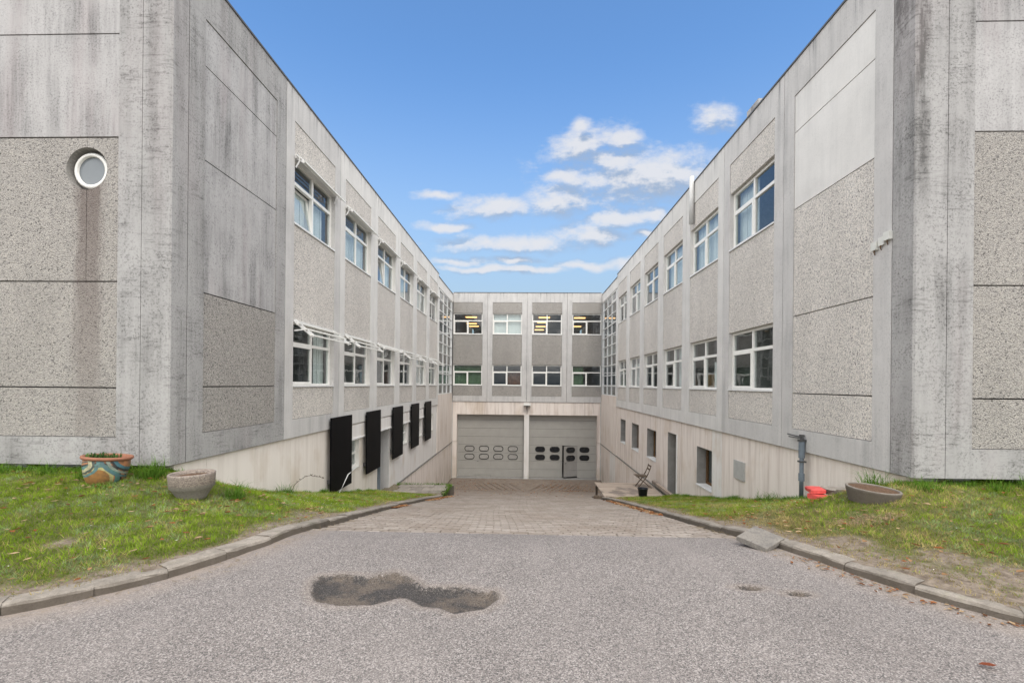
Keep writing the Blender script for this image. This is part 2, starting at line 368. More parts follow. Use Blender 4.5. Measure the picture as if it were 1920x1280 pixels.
# ------------------------------------------------------------------ mesh helpers
class MB:
    def __init__(s): s.v = []; s.f = []; s.m = []; s.cur = 0
    def box(s, x0, x1, y0, y1, z0, z1):
        b = len(s.v)
        s.v += [(x0, y0, z0), (x1, y0, z0), (x1, y1, z0), (x0, y1, z0), (x0, y0, z1), (x1, y0, z1), (x1, y1, z1), (x0, y1, z1)]
        s.face(*[[b+i for i in q] for q in ((0, 3, 2, 1), (4, 5, 6, 7), (0, 1, 5, 4), (1, 2, 6, 5), (2, 3, 7, 6), (3, 0, 4, 7))]); return s
    def face(s, *fs):
        for q in fs: s.f.append(q); s.m.append(s.cur)
    def hexa(s, pts):      # 8 points, bottom ring then top ring
        b = len(s.v); s.v += [tuple(p) for p in pts]
        s.face(*[[b+i for i in q] for q in ((0, 3, 2, 1), (4, 5, 6, 7), (0, 1, 5, 4), (1, 2, 6, 5), (2, 3, 7, 6), (3, 0, 4, 7))]); return s
    def prism(s, ring, z0, z1):      # ring counter-clockwise in xy
        b = len(s.v); n = len(ring)
        s.v += [(x, y, z0) for x, y in ring] + [(x, y, z1) for x, y in ring]
        s.face(list(range(b+n-1, b-1, -1)), list(range(b+n, b+2*n)), *[[b+i, b+(i+1) % n, b+n+(i+1) % n, b+n+i] for i in range(n)]); return s
    def tube(s, a, b_, r, n=8, r2=None, cap=True):
        a, b_ = Vector(a), Vector(b_); d = (b_-a).normalized(); u = d.orthogonal().normalized(); v = d.cross(u); r2 = r if r2 is None else r2
        b = len(s.v)
        for q, rr in ((a, r), (b_, r2)):
            for i in range(n):
                t = 2*math.pi*i/n; s.v.append(tuple(q+u*rr*math.cos(t)+v*rr*math.sin(t)))
        s.face(*[[b+i, b+(i+1) % n, b+n+(i+1) % n, b+n+i] for i in range(n)])
        if cap: s.face(list(range(b+n-1, b-1, -1)), list(range(b+n, b+2*n)))
        return s
    def bar(s, a, b_, wx, wz):     # rectangular bar between two points
        a, b_ = Vector(a), Vector(b_); d = (b_-a).normalized(); up = Vector((0, 1, 0)) if abs(d.z) > .9 else Vector((0, 0, 1))
        u = d.cross(up).normalized(); v = u.cross(d)
        pts = [q+u*i*wx/2+v*j*wz/2 for q in (a, b_) for i, j in ((-1, -1), (1, -1), (1, 1), (-1, 1))]
        b = len(s.v); s.v += [tuple(p) for p in pts]
        s.face(*[[b+i for i in q] for q in ((0, 1, 2, 3), (7, 6, 5, 4), (0, 4, 5, 1), (1, 5, 6, 2), (2, 6, 7, 3), (3, 7, 4, 0))]); return s
    def lathe(s, prof, n=40, closed=False):
        b = len(s.v); k = len(prof)
        for r, z in prof:
            for i in range(n):
                t = 2*math.pi*i/n; s.v.append((r*math.cos(t), r*math.sin(t), z))
        for j in range(k-1):
            for i in range(n):
                s.face([b+j*n+i, b+j*n+(i+1) % n, b+(j+1)*n+(i+1) % n, b+(j+1)*n+i])
        return s
    def mesh(s, name, *mats, smooth=False, bevel=0):
        me = bpy.data.meshes.new(name); me.from_pydata(s.v, [], s.f); me.update()
        for m in mats: me.materials.append(MATS[m])
        if len(mats) > 1: me.polygons.foreach_set('material_index', s.m)
        if smooth: me.polygons.foreach_set('use_smooth', [True]*len(me.polygons))
        return me
WM = {}
def put(name, me, mw=None, parent=None, label=None, cat=None, group=None, kind=None):
    o = bpy.data.objects.new(name, me); col.objects.link(o)
    mw = mw if mw is not None else Matrix()
    if not isinstance(mw, Matrix): mw = Matrix.Translation(mw)
    WM[o.name] = mw
    if parent is not None:
        o.parent = parent; o.matrix_basis = WM[parent.name].inverted() @ mw
    else: o.matrix_basis = mw
    for k, v in (('label', label), ('category', cat), ('group', group), ('kind', kind)):
        if v: o[k] = v
    return o
CACHE = {}
def cached(key, fn):
    if key not in CACHE: CACHE[key] = fn()
    return CACHE[key]
# face frames: local x = right as seen from outside, local y = into the building, z up
XL, XR, YB, YFL, YFR = -5.0, 5.15, 31.2, 6.25, 6.2
ROT = {'L': Matrix.Rotation(R(90), 4, 'Z'), 'R': Matrix.Rotation(R(-90), 4, 'Z'), 'F': Matrix()}
def FM(face, s, y=0.0, z=0.0):
    if face == 'L': return Matrix.Translation((XL-y, s, z)) @ ROT['L']
    if face == 'R': return Matrix.Translation((XR+y, -s, z)) @ ROT['R']
    p = {'B': YB, 'FL': YFL, 'FR': YFR}[face]
    return Matrix.Translation((s, p+y, z)) @ ROT['F']

# ------------------------------------------------------------------ ground
def ramp(Y):
    if Y < 4.2: return 0.0
    if Y < 5.2: return -.105*(Y-4.2)**2
    return max(-.105-.21*(Y-5.2), -4.84)
def fbm(x, y, sc, seed=0):
    from mathutils import noise
    return noise.noise(Vector((x*sc+seed*17.3, y*sc-seed*9.1, seed*3.7)))
POT = [(-1.61, 3.42), (-1.68, 3.60), (-1.68, 3.72), (-1.5, 3.77), (-1.28, 3.72), (-1.09, 3.83), (-.93, 3.72), (-.80, 3.56), (-.47, 3.57), (-.30, 3.50), (-.22, 3.52), (-.19, 3.40), (-.28, 3.25), (-.48, 3.17), (-.60, 3.25), (-.72, 3.26), (-.86, 3.38), (-.94, 3.38), (-1.09, 3.27), (-1.32, 3.25), (-1.52, 3.30)]
SPOTS = [(1.80, 3.68, .11, .05), (2.13, 3.59, .10, .05)]
def pdist(x, y, poly):
    ins = False; dm = 9
    for i in range(len(poly)):
        x0, y0 = poly[i-1]; x1, y1 = poly[i]
        if (y0 > y) != (y1 > y) and x < (x1-x0)*(y-y0)/(y1-y0)+x0: ins = not ins
        t = max(0, min(1, ((x-x0)*(x1-x0)+(y-y0)*(y1-y0))/((x1-x0)**2+(y1-y0)**2)))
        dm = min(dm, math.hypot(x-x0-t*(x1-x0), y-y0-t*(y1-y0)))
    return dm if ins else -dm
KL = [(-12, 1.15), (-7.5, 1.45), (-5.4, 1.95), (-4.3, 2.5), (-3.53, 2.97), (-3.17, 3.27), (-2.88, 3.61), (-2.66, 4.01), (-2.50, 4.45), (-2.46, 5.0), (-2.50, 5.8), (-2.54, 6.5), (-2.62, 7.5), (-2.7, 8.7), (-2.75, 9.9), (-2.77, 11.2), (-2.77, 12.5), (-2.76, 13.8), (-2.74, 15.3)]
KR = [(12, 1.2), (7.5, 1.5), (5.4, 2.0), (4.2, 2.6), (3.4, 3.19), (3.03, 3.62), (2.80, 4.06), (2.60, 4.5), (2.50, 5.0), (2.47, 5.8), (2.50, 6.6), (2.55, 7.6), (2.61, 8.7), (2.66, 9.9), (2.69, 11.2), (2.71, 12.5), (2.73, 13.8), (2.74, 15.2), (2.66, 16.3), (2.58, 17.4)]
def kx(K, Y):
    return float(np.interp(Y, [p[1] for p in K], [p[0] for p in K]))
xs = sorted(set([-150, -60, -25, -12, -8, -6, -5, -4.5] + [round(-4+.1*i, 3) for i in range(81)] + [round(-1.9+.02*i, 3) for i in range(95)] + [round(1.5+.03*i, 3) for i in range(32)] + [4.5, 5, 6, 8, 12, 25, 60, 150]))
ys = sorted(set([-150, -60, -20, -8, -3, 0, 1, 2, 2.6] + [round(2.8+.1*i, 3) for i in range(24)] + [round(3.05+.02*i, 3) for i in range(46)] + [5.16]))
vv = []; hole = []; dust = []
for y in ys:
    for x in xs:
        h = 0.0
        if -2.2 < x < .4 and 2.7 < y < 4.2: h = min(1, max(0, .5+pdist(x, y, POT)*4.5))
        for (cx_, cy_, a, b) in SPOTS:
            h = max(h, min(1, max(0, 1.0-.5*math.hypot((x-cx_)/a, (y-cy_)/b))) * .8)
        dd = min(abs(pdist(x, y, KL[::-1]+[(-12, 20)])) if x < 0 else 9, abs(pdist(x, y, KR[::-1]+[(12, 20)])) if x > 0 else 9) if 1 < y and abs(x) < 6 else 9
        dust.append(max(0, 1-dd/.35)); hole.append(h)
        vv.append((x, y, ramp(y)-.042*max(0, min(1, (h-.45)*4))+.004*fbm(x, y, 2)))
nx = len(xs)
ff = [(j*nx+i, j*nx+i+1, (j+1)*nx+i+1, (j+1)*nx+i) for j in range(len(ys)-1) for i in range(nx-1)]
me = bpy.data.meshes.new('asphalt'); me.from_pydata(vv, [], ff); me.materials.append(MATS['asphalt'])
for nm, arr in (('hole', hole), ('dust', dust)):
    a = me.attributes.new(nm, 'FLOAT', 'POINT'); a.data.foreach_set('value', arr)
me.polygons.foreach_set('use_smooth', [True]*len(ff))
put('road', me, kind='structure', label='worn grey asphalt drive with a long dark pothole')

ST = Matrix()
def struct(name, me, label=None): return put(name, me, kind='structure', label=label)
b = MB()
for (x0, x1, y0, y1) in ((-150, -20, 5.2, 150), (20, 150, 5.2, 150), (-20, 20, 43, 150)): b.box(x0, x1, y0, y1, -.5, .28)
struct('ground', b.mesh('ground', 'ground_far'))
# ramp bed
vv = []; yy = [5.165]+[5.5+.25*i for i in range(100)]+[31.15]; yy = sorted(y for y in set(yy) if y <= 31.2)
for y in yy: vv += [(XL-.1, y, ramp(y)-.022), (XR+.1, y, ramp(y)-.022)]
me = bpy.data.meshes.new('ramp'); me.from_pydata(vv, [], [(2*i, 2*i+1, 2*i+3, 2*i+2) for i in range(len(yy)-1)]); me.materials.append(MATS['paver_bed'])
rampo = struct('ramp', me, 'paved driveway sloping down to the garage doors')
# pavers
def brick_pts(cx_, cy_, lx, ly, ang, dz, tilt):
    c, s_ = math.cos(ang), math.sin(ang); pts = []
    for zz, inset in ((-.03, 0), (0, .004)):
        for (i, j) in ((-1, -1), (1, -1), (1, 1), (-1, 1)):
            px_, py_ = i*(lx/2-inset), j*(ly/2-inset)
            X, Y = cx_+px_*c-py_*s_, cy_+px_*s_+py_*c
            pts.append((X, Y, ramp(Y)+zz+dz+tilt*i))
    return pts
bricks = []
x = -2.5
while x < 2.55:
    bricks.append((x+.085, 5.235+random.uniform(-.012, .008), .162, .125, random.uniform(-.03, .03))); x += .17
yrow = 5.36; r_ = 0
while yrow < 31.05:
    ly = .098 if yrow < 10 else .1
    lo = kx(KL, yrow)+.03 if yrow < 15.5 else (-2.75 if yrow < 17.4 else XL+.08)
    hi = kx(KR, yrow)-.03 if yrow < 15.2 else (2.65 if yrow < 18.3 else XR-.08)
    x = lo+(r_ % 2)*.1
    while x < hi-.05:
        l = min(.205, hi-x)
        wv = .03*math.sin(x*1.1+yrow*.7)+.02*fbm(x, yrow, .6)
        bricks.append((x+l/2, yrow+ly/2+wv, l-.009, ly-.010, .02*math.cos(x*1.1+yrow*.7))); x += .208
    yrow += ly+.006; r_ += 1
for sgn in (-1, 1):                       # raised ribs laid in a V before the doors
    for k in range(7):
        xa, xb = .12+.42*k, .12+.42*k+.95
        ya, yb = 27.5, 29.5
        if xb > 3.2: yb -= (xb-3.2)*1.4; xb = 3.2
        if yb-ya < .3: continue
        L_ = math.hypot(xb-xa, yb-ya); o0 = Vector((sgn*(xa+xb)/2+.1, (ya+yb)/2, -4.84))
        put('paving_rib', MB().hexa([(-.05, -L_/2, -.02), (.05, -L_/2, -.02), (.05, L_/2, -.02), (-.05, L_/2, -.02), (-.03, -L_/2, .05), (.03, -L_/2, .05), (.03, L_/2, .05), (-.03, L_/2, .05)]).mesh('paving_rib', 'paver_single'), Matrix.Translation(o0) @ Matrix.Rotation(-sgn*math.atan2(xb-xa, yb-ya), 4, 'Z'), rampo)
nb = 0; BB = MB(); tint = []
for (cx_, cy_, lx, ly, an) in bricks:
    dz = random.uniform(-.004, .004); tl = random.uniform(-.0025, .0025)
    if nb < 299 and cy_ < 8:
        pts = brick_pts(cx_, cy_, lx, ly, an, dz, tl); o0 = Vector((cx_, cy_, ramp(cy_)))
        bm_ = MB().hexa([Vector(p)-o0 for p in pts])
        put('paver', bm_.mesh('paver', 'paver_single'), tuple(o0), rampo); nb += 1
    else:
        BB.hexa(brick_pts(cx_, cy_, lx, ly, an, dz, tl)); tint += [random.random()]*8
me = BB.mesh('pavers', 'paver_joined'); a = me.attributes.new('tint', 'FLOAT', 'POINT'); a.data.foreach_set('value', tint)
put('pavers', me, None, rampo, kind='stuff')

# kerbs
def kerb(K, side, name, label):
    root = put('kerb', None, (K[8][0], K[8][1], ramp(K[8][1])), kind='structure', label=label)
    for i in range(len(K)-1):
        (x0, y0), (x1, y1) = K[i], K[i+1]
        n = max(1, round(math.hypot(x1-x0, y1-y0)/1.0))
        for k in range(n):
            a = Vector((x0+(x1-x0)*k/n, y0+(y1-y0)*k/n, 0)); c = Vector((x0+(x1-x0)*(k+1)/n, y0+(y1-y0)*(k+1)/n, 0))
            d = (c-a).normalized(); nrm = Vector((-d.y, d.x, 0))*side; a += d*.003; c -= d*.003
            t1, t2, h = random.uniform(-.010, .008), random.uniform(-.010, .008), .078
            bmv = MB(); V = []; NS = 5
            for j in range(NS+1):
                q = a.lerp(c, j/NS); t = t1+(t2-t1)*j/NS; zr = ramp(q.y); e_ = .012 if j in (0, NS) else 0
                for (o_, z_) in ((0, -.12), (e_*.6, h-.026), (.010+e_*.5, h-.008-e_*.5), (.034, h-e_*.3), (.17, h-.002), (.17, -.12)):
                    jj = random.uniform(-.004, .004) if z_ > 0 else 0
                    p_ = q+nrm*(o_+t*.8+jj); V.append((p_.x, p_.y, zr+z_+t+jj))
            o0 = Vector(((a.x+c.x)/2, (a.y+c.y)/2, ramp((a.y+c.y)/2)))
            bmv.v = [tuple(Vector(v)-o0) for v in V]
            qs = [[6*j+i_, 6*j+i_+1, 6*j+i_+7, 6*j+i_+6] for j in range(NS) for i_ in range(5)]+[[5, 4, 3, 2, 1, 0], [6*NS+i_ for i_ in range(6)]]
            if side > 0: qs = [q[::-1] for q in qs]
            bmv.face(*qs)
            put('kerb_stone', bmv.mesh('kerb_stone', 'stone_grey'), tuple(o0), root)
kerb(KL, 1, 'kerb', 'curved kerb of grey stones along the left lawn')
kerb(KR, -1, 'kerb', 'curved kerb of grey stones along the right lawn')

# lawns
WL = ([1.2, 2.5, 6.3, 7.5, 9.3, 11.6, 15.5, 15.9, 17.6], [.05, .12, .33, -.20, -.70, -1.26, -2.10, -2.29, -2.30])
def lawnz(side, X, Y):
    K = KL if side < 0 else KR
    xk = abs(kx(K, Y)); ax = abs(X); zk = ramp(Y)+.07
    ww = float(np.interp(Y, *WL)); t = min(1, max(0, (ax-xk-.13)/max(.5, 5.0-xk)))
    if Y > 15.6: return max(zk, ww) if side < 0 else ww
    return zk+(ww-zk)*(t*t*(3-2*t)*.5+t*.5)+(.022*fbm(X, Y, 1.7)+.012*fbm(X, Y, 5.5, 4))*min(1, t*6+.15)*min(1, (5.2-ax if Y > 6.3 else 9)*4+.1)
def dirtv(side, X, Y):
    K = KL if side < 0 else KR
    d = abs(X)-abs(kx(K, Y))-.14
    if Y < 5: d = min(pdist(X, Y, K[::-1]+[((-12 if side < 0 else 12), 20)]), 5) - .14
    wd = (.5 if side < 0 else .7)*(1+.9*fbm(X, Y, 1.3, 2))
    if Y > 6.5: wd *= .5
    v = max(0, 1-d/max(.08, wd))
    for (x_, y_, r_) in ([(-4.15, 3.95, .17)] if side < 0 else [(3.7, 4.1, .3), (3.2, 4.6, .35), (3.9, 3.7, .4)]):
        v = max(v, 1.1-math.hypot(X-x_, Y-y_)/r_)
    if side < 0 and Y > 15.2: v = max(v, .5)
    return min(1, v)
for side, K, nm in ((-1, KL, 'left'), (1, KR, 'right')):
    Yend = 17.5 if side < 0 else 15.55
    yy = [1.25+.12*i for i in range(int((Yend-1.25)/.12)+1)]+[Yend]
    ts = np.linspace(0, 1, 40)
    vv = []; dv = []
    for y in yy:
        xk = abs(kx(K, y))+.11
        for t in ts:
            if y < 6.4: ax = xk+(5.15-xk)*min(1, t/.6) if t <= .6 else 5.15+(20-5.15)*((t-.6)/.4)**1.5
            else: ax = xk+(5.22-xk)*t
            vv.append((side*ax, y, lawnz(side, side*ax, y))); dv.append(dirtv(side, side*ax, y))
    n = len(ts); base = len(vv)
    ff = [(j*n+i, j*n+i+1, (j+1)*n+i+1, (j+1)*n+i) if side > 0 else (j*n+i+1, j*n+i, (j+1)*n+i, (j+1)*n+i+1) for j in range(len(yy)-1) for i in range(n-1)]
    last = (len(yy)-1)*n
    vv += [(v[0], v[1]+.01, v[2]-.9) for v in vv[last:last+n]]; dv += [1]*n
    ff += [(last+i, last+i+1, base+i+1, base+i) for i in range(n-1)]
    me = bpy.data.meshes.new('lawn'); me.from_pydata(vv, [], ff); me.materials.append(MATS['lawn_soil'])
    a = me.attributes.new('dirt', 'FLOAT', 'POINT'); a.data.foreach_set('value', dv)
    me.polygons.foreach_set('use_smooth', [True]*len(ff))
    struct('lawn', me, f'sloping grass lawn beside the {nm} wing')

def blades(name, P, H, Wd, C, lean, kind='stuff', parent=None, label=None, cat=None, seg=1, mw=None, group=None):
    """P (n,3) roots, H heights, C (n,3) colours; triangles or bent strips"""
    n = len(P); an = rng.uniform(0, 2*np.pi, n); la = rng.uniform(0, 2*np.pi, n)
    wx, wy = np.cos(an)*Wd/2, np.sin(an)*Wd/2
    lx, ly = np.cos(la)*lean*H, np.sin(la)*lean*H
    if seg == 1:
        V = np.empty((n, 3, 3), np.float32); V[:, 0] = P; V[:, 1] = P; V[:, 2] = P
        V[:, 0, 0] -= wx; V[:, 0, 1] -= wy; V[:, 1, 0] += wx; V[:, 1, 1] += wy
        V[:, 2, 0] += lx; V[:, 2, 1] += ly; V[:, 2, 2] += H
        k = 3; F = np.arange(n*3, dtype=np.int32); lt = np.full(n, 3, np.int32)
    else:
        V = np.empty((n, 5, 3), np.float32)
        for i in range(5): V[:, i] = P
        V[:, 0, 0] -= wx; V[:, 0, 1] -= wy; V[:, 1, 0] += wx; V[:, 1, 1] += wy
        for i, sg in ((2, .8), (3, -.8)):
            V[:, i, 0] += sg*wx+lx*.3; V[:, i, 1] += sg*wy+ly*.3; V[:, i, 2] += H*.6
        V[:, 4, 0] += lx; V[:, 4, 1] += ly; V[:, 4, 2] += H*(1-lean*.35)
        k = 5; b0 = np.arange(n, dtype=np.int32)[:, None]*5
        F = np.concatenate([b0+np.array([0, 1, 2], np.int32), b0+np.array([0, 2, 3], np.int32), b0+np.array([3, 2, 4], np.int32)], 1).ravel(); lt = np.full(n*3, 3, np.int32)
    me = bpy.data.meshes.new(name); me.vertices.add(n*k); me.vertices.foreach_set('co', V.reshape(-1))
    me.loops.add(len(F)); me.loops.foreach_set('vertex_index', F)
    me.polygons.add(len(lt)); me.polygons.foreach_set('loop_start', np.concatenate([[0], np.cumsum(lt)[:-1]]).astype(np.int32)); me.polygons.foreach_set('loop_total', lt)
    me.update(calc_edges=True); me.materials.append(MATS['grass_blades'])
    Cc = np.ones((n, k, 4), np.float32); Cc[:, :, :3] = C[:, None, :]
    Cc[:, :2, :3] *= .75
    a = me.color_attributes.new('tint', 'FLOAT_COLOR', 'POINT'); a.data.foreach_set('color', Cc.reshape(-1))
    return put(name, me, mw, parent, label, cat, group, kind)
def nz(P, sc, seed):    # cheap smooth value noise on arrays
    from mathutils import noise
    gx = np.floor(P[:, 0]*sc).astype(int); gy = np.floor(P[:, 1]*sc).astype(int)
    fx = P[:, 0]*sc-gx; fy = P[:, 1]*sc-gy; fx = fx*fx*(3-2*fx); fy = fy*fy*(3-2*fy)
    def h(a, b): 
        v = np.sin(a*127.1+b*311.7+seed*74.7)*43758.5453; return v-np.floor(v)
    return (h(gx, gy)*(1-fx)+h(gx+1, gy)*fx)*(1-fy)+(h(gx, gy+1)*(1-fx)+h(gx+1, gy+1)*fx)*fy
for side in (-1, 1):
    n = 420000; K = KL if side < 0 else KR; Yend = 15.7 if side < 0 else 15.5
    Y = 2.0+(Yend-2.0)*rng.random(n)**1.5; X = rng.uniform(2.2, 8.6, n)
    ky = np.interp(Y, [p[1] for p in K], [abs(p[0]) for p in K])
    ok = (X > ky+.12) & ((Y < (6.45)) | (X < 5.12)); X, Y = X[ok], Y[ok]; P = np.stack([side*X, Y], 1)
    # coarse lookup tables for height and dirt
    gx_ = np.arange(2.2, 8.8, .06); gy_ = np.arange(1.9, 16.2, .08)
    ZT = np.array([[lawnz(side, side*a, b) for a in gx_] for b in gy_]); DT = np.array([[dirtv(side, side*a, b) for a in gx_] for b in gy_])
    def look(T):
        fx = (X-2.2)/.06; fy = (Y-1.9)/.08; ix = np.clip(fx.astype(int), 0, len(gx_)-2); iy = np.clip(fy.astype(int), 0, len(gy_)-2); fx -= ix; fy -= iy
        return (T[iy, ix]*(1-fx)+T[iy, ix+1]*fx)*(1-fy)+(T[iy+1, ix]*(1-fx)+T[iy+1, ix+1]*fx)*fy
    Z = look(ZT); D = look(DT)
    cl = nz(P, 9, 3+side); c2 = nz(P, 1.3, 5+side); c3 = nz(P, 28, 8)
    keep = rng.random(len(X)) > np.clip(D*1.25+(cl-.55)*.9+(nz(P, 17, 31)-.7)*1.5, 0, .97)
    X, Y, Z, D, P, cl, c2, c3 = [q[keep] for q in (X, Y, Z, D, P, cl, c2, c3)]
    n = len(X)
    G1 = np.array([.11, .205, .012]); G2 = np.array([.28, .39, .04]); Y1 = np.array([.38, .31, .13]); 
    t = np.clip(.5*cl+.5*rng.random(n), 0, 1)[:, None]; C = G1*(1-t)+G2*t
    dryc = np.clip((c2-.4)*1.6, 0, 1)*(.30 if side < 0 else .6)+D*.7+np.clip(cl-.62, 0, 1)*1.2+(.05 if side < 0 else .14)
    if side > 0: dryc += np.exp(-(((X-3.0)/.5)**2+((Y-5.8)/1.2)**2))*.8
    dry = rng.random(n) < dryc
    C[dry] = (Y1*rng.uniform(.6, 1.1, (dry.sum(), 1)))
    clv = (nz(P, 3.3, 21) > .60) & (nz(P, 40, 22) > .45) & ~dry
    C[clv] = np.array([.26, .36, .15])*rng.uniform(.7, 1.15, (clv.sum(), 1))
    C *= 1.22*(.5+.95*c3[:, None])*(.8+.4*c2[:, None])*(.75+.5*cl[:, None])
    H = rng.uniform(.02, .05, n)*(.7+.8*cl)
    H[D > .3] *= .6
    H *= 1+.9*np.clip((X-4.6)/.5, 0, 1)*(Y > 6.3)
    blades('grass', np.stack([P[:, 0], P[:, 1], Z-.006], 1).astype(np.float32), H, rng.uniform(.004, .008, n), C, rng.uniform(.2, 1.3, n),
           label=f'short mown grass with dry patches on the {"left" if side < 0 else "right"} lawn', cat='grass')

def tuft(x, y, z, r, n, h, colr, name='grass_tuft', lean=1.25, **kw):
    n = int(n*.8); a = rng.uniform(0, 2*np.pi, n); rr = r*rng.random(n)**.8; P = np.stack([rr*np.cos(a), rr*np.sin(a), np.full(n, -.02)], 1)
    C = np.array(colr)*rng.uniform(.6, 1.4, (n, 1))
    return blades(name, P.astype(np.float32), h*(.25+.85*rng.random(n)**1.6), rng.uniform(.004, .008, n), C, rng.uniform(.1, lean, n), kind=None, seg=2, mw=(x, y, z), **kw)
GR = (.11, .215, .03)
for (x, y, h, r, n, lb) in [(-5.0, 5.95, .36, .17, 420, 'big lush grass tuft between the painted pot and the wing corner'),
                            (-5.78, 5.9, .28, .16, 260, 'grass tuft just left of the painted pot against the concrete base'),
                            (-6.55, 6.02, .26, .14, 180, 'sparse grass tuft against the left front wall, halfway to the picture edge'),
                            (-7.2, 6.0, .27, .13, 160, 'leftmost grass tuft against the left front wall'),
                            (-3.86, 5.95, .34, .13, 260, 'grass tuft behind the round concrete planter'),
                            (-4.75, 8.9, .3, .16, 260, 'grass clump at the foot of the pale basement wall before the first black panel'),
                            (4.78, 6.38, .34, .16, 240, 'spiky grass tuft behind the tilted concrete ring on the right lawn'),
                            (5.12, 5.95, .24, .18, 240, 'grass tuft right of the tilted concrete ring under the corner'),
                            (6.0, 5.95, .26, .12, 140, 'small upright tuft against the right front wall'),
                            (6.5, 5.98, .3, .14, 170, 'rightmost grass tuft against the right front wall'),
                            (4.95, 9.3, .26, .3, 420, 'thick tuft at the wall foot below the grey hatch')]:
    tuft(x, y, lawnz(-1 if x < 0 else 1, x, y), r, n, h, GR, label=lb, cat='grass tuft', group='tall grass tufts along the walls')
tuft(-5.25, 5.42, lawnz(-1, -5.25, 5.42), .2, 170, .13, GR, label='low grass growing over the foot of the painted pot', cat='grass tuft', group='tall grass tufts along the walls')
# fringe of longer grass along the wall feet
for side in (-1, 1):
    n = 11000; Y = rng.uniform(6.4, 15.4, n); X = 5.08-np.abs(rng.normal(0, .10, n))
    n2 = 7000; X2 = rng.uniform(5.0, 8.6, n2); Y2 = 6.38-np.abs(rng.normal(0, .12, n2)); X = np.concatenate([X, X2]); Y = np.concatenate([Y, Y2])
    Z = np.array([lawnz(side, side*a, b) for a, b in zip(X, Y)]); P = np.stack([side*X, Y, Z-.01], 1).astype(np.float32)
    cl = nz(P, 2.5, 11); keep = rng.random(len(X)) < .25+cl; P, cl = P[keep], cl[keep]
    blades('wall_grass', P, rng.uniform(.03, .17, len(P))*(.2+1.5*cl*nz(P, 7, 19)), rng.uniform(.005, .008, len(P)), np.array(GR)*rng.uniform(.6, 1.5, (len(P), 1)), rng.uniform(.2, .9, len(P)), seg=2,
           label=f'longer grass fringe along the {"left" if side < 0 else "right"} wall foot', cat='grass')

# fallen leaves and straw
def leaves(name, pts, label, cat='fallen leaves', size=(.02, .045), cols=((.30, .12, .05), (.36, .22, .12), (.18, .08, .04), (.42, .30, .18)), kind='stuff'):
    V = []; F = []; C = []
    for (x, y, z) in pts:
        s_ = random.uniform(*size); a = random.uniform(0, 6.28); c, sn = math.cos(a), math.sin(a); b = len(V); cu = random.uniform(.1, .5)
        for (px_, py_, pz_) in ((-1, 0, .1), (-.3, -.45, cu), (.4, -.35, cu*.7), (1, 0, .25), (.4, .35, cu*.9), (-.3, .45, cu*.6), (0, 0, .05)):
            V.append((x+s_*(px_*c-py_*sn), y+s_*(px_*sn+py_*c), z+s_*pz_+.002))
        F += [(b+i, b+(i+1) % 6, b+6) for i in range(6)]; cc = random.choice(cols); k = random.uniform(.7, 1.2); C += [(*[q*k for q in cc], 1)]*7
    me = bpy.data.meshes.new(name); me.from_pydata(V, [], F); me.materials.append(MATS['grass_blades'])
    a = me.color_attributes.new('tint', 'FLOAT_COLOR', 'POINT'); a.data.foreach_set('color', np.array(C, np.float32).reshape(-1))
    return put(name, me, label=label, cat=cat, kind=kind)
pts = []
for _ in range(1400):
    sd_ = random.choice((-1, 1)); y = 2.4+4.1*random.random() if random.random() < .7 else random.uniform(6.4, 15); x = random.uniform(2.6, 8 if y < 6.1 else 4.9)
    K = KL if sd_ < 0 else KR
    if x < abs(kx(K, y))+.2: continue
    if random.random() > (.9 if y > 5 else .6): continue
    pts.append((sd_*x, y, lawnz(sd_, sd_*x, y)+.03))
leaves('fallen_leaves', pts, 'scattered brown leaves lying in the grass of both lawns')
pts = []
for _ in range(2600):
    k = random.random()
    if k < .25: y = random.uniform(12.5, 16.2); x = kx(KL, y)+abs(random.gauss(0, .10))+.03
    elif k < .32: y = random.uniform(9.2, 10.2); x = kx(KL, y)+abs(random.gauss(0, .05))+.03
    elif k < .52: y = random.uniform(8.5, 14.5); x = kx(KR, y)-abs(random.gauss(0, .09))-.03
    elif k < .56: y = random.uniform(2.9, 4.4); x = kx(KR, y)-abs(random.gauss(0, .10))-.03
    elif k < .8: y = random.gauss(28.6, .8); x = random.gauss(2.6, .9)
    elif k < .93: y = random.gauss(28.8, 1.0); x = random.gauss(-2.8, 1.2)
    else: y = random.uniform(17, 30); x = random.uniform(-4.5, 4.5)
    if abs(x) > 4.9 or y > 31: continue
    pts.append((x, y, ramp(y)+.006))
nearp = [p for p in pts if p[1] < 6]; pts = [p for p in pts if p[1] >= 6]
leaves('gutter_litter', nearp, 'small brown leaf crumbs in the gutter of the right kerb', size=(.010, .028))
leaves('leaf_litter', pts, 'rust brown leaf litter gathered along the kerbs and before the garage doors', size=(.025, .06))
leaves('fallen_leaf', [(2.665, 2.69, .012)], 'single curled brown leaf alone on the asphalt at lower right', 'leaf', size=(.045, .045), cols=((.22, .07, .04),), kind=None)
pts = []
for _ in range(170):
    sd_ = -1 if random.random() < .7 else 1; y = random.uniform(3.2, 9); x = random.uniform(2.9, 8 if y < 6.1 else 4.9)
    if x > abs(kx(KL if sd_ < 0 else KR, y))+.3: pts.append((sd_*x, y, lawnz(sd_, sd_*x, y)+.045))
leaves('daisies', pts, 'tiny white daisies dotted in the lawn grass', 'daisies', size=(.007, .012), cols=((.8, .8, .74), (.75, .74, .62)))
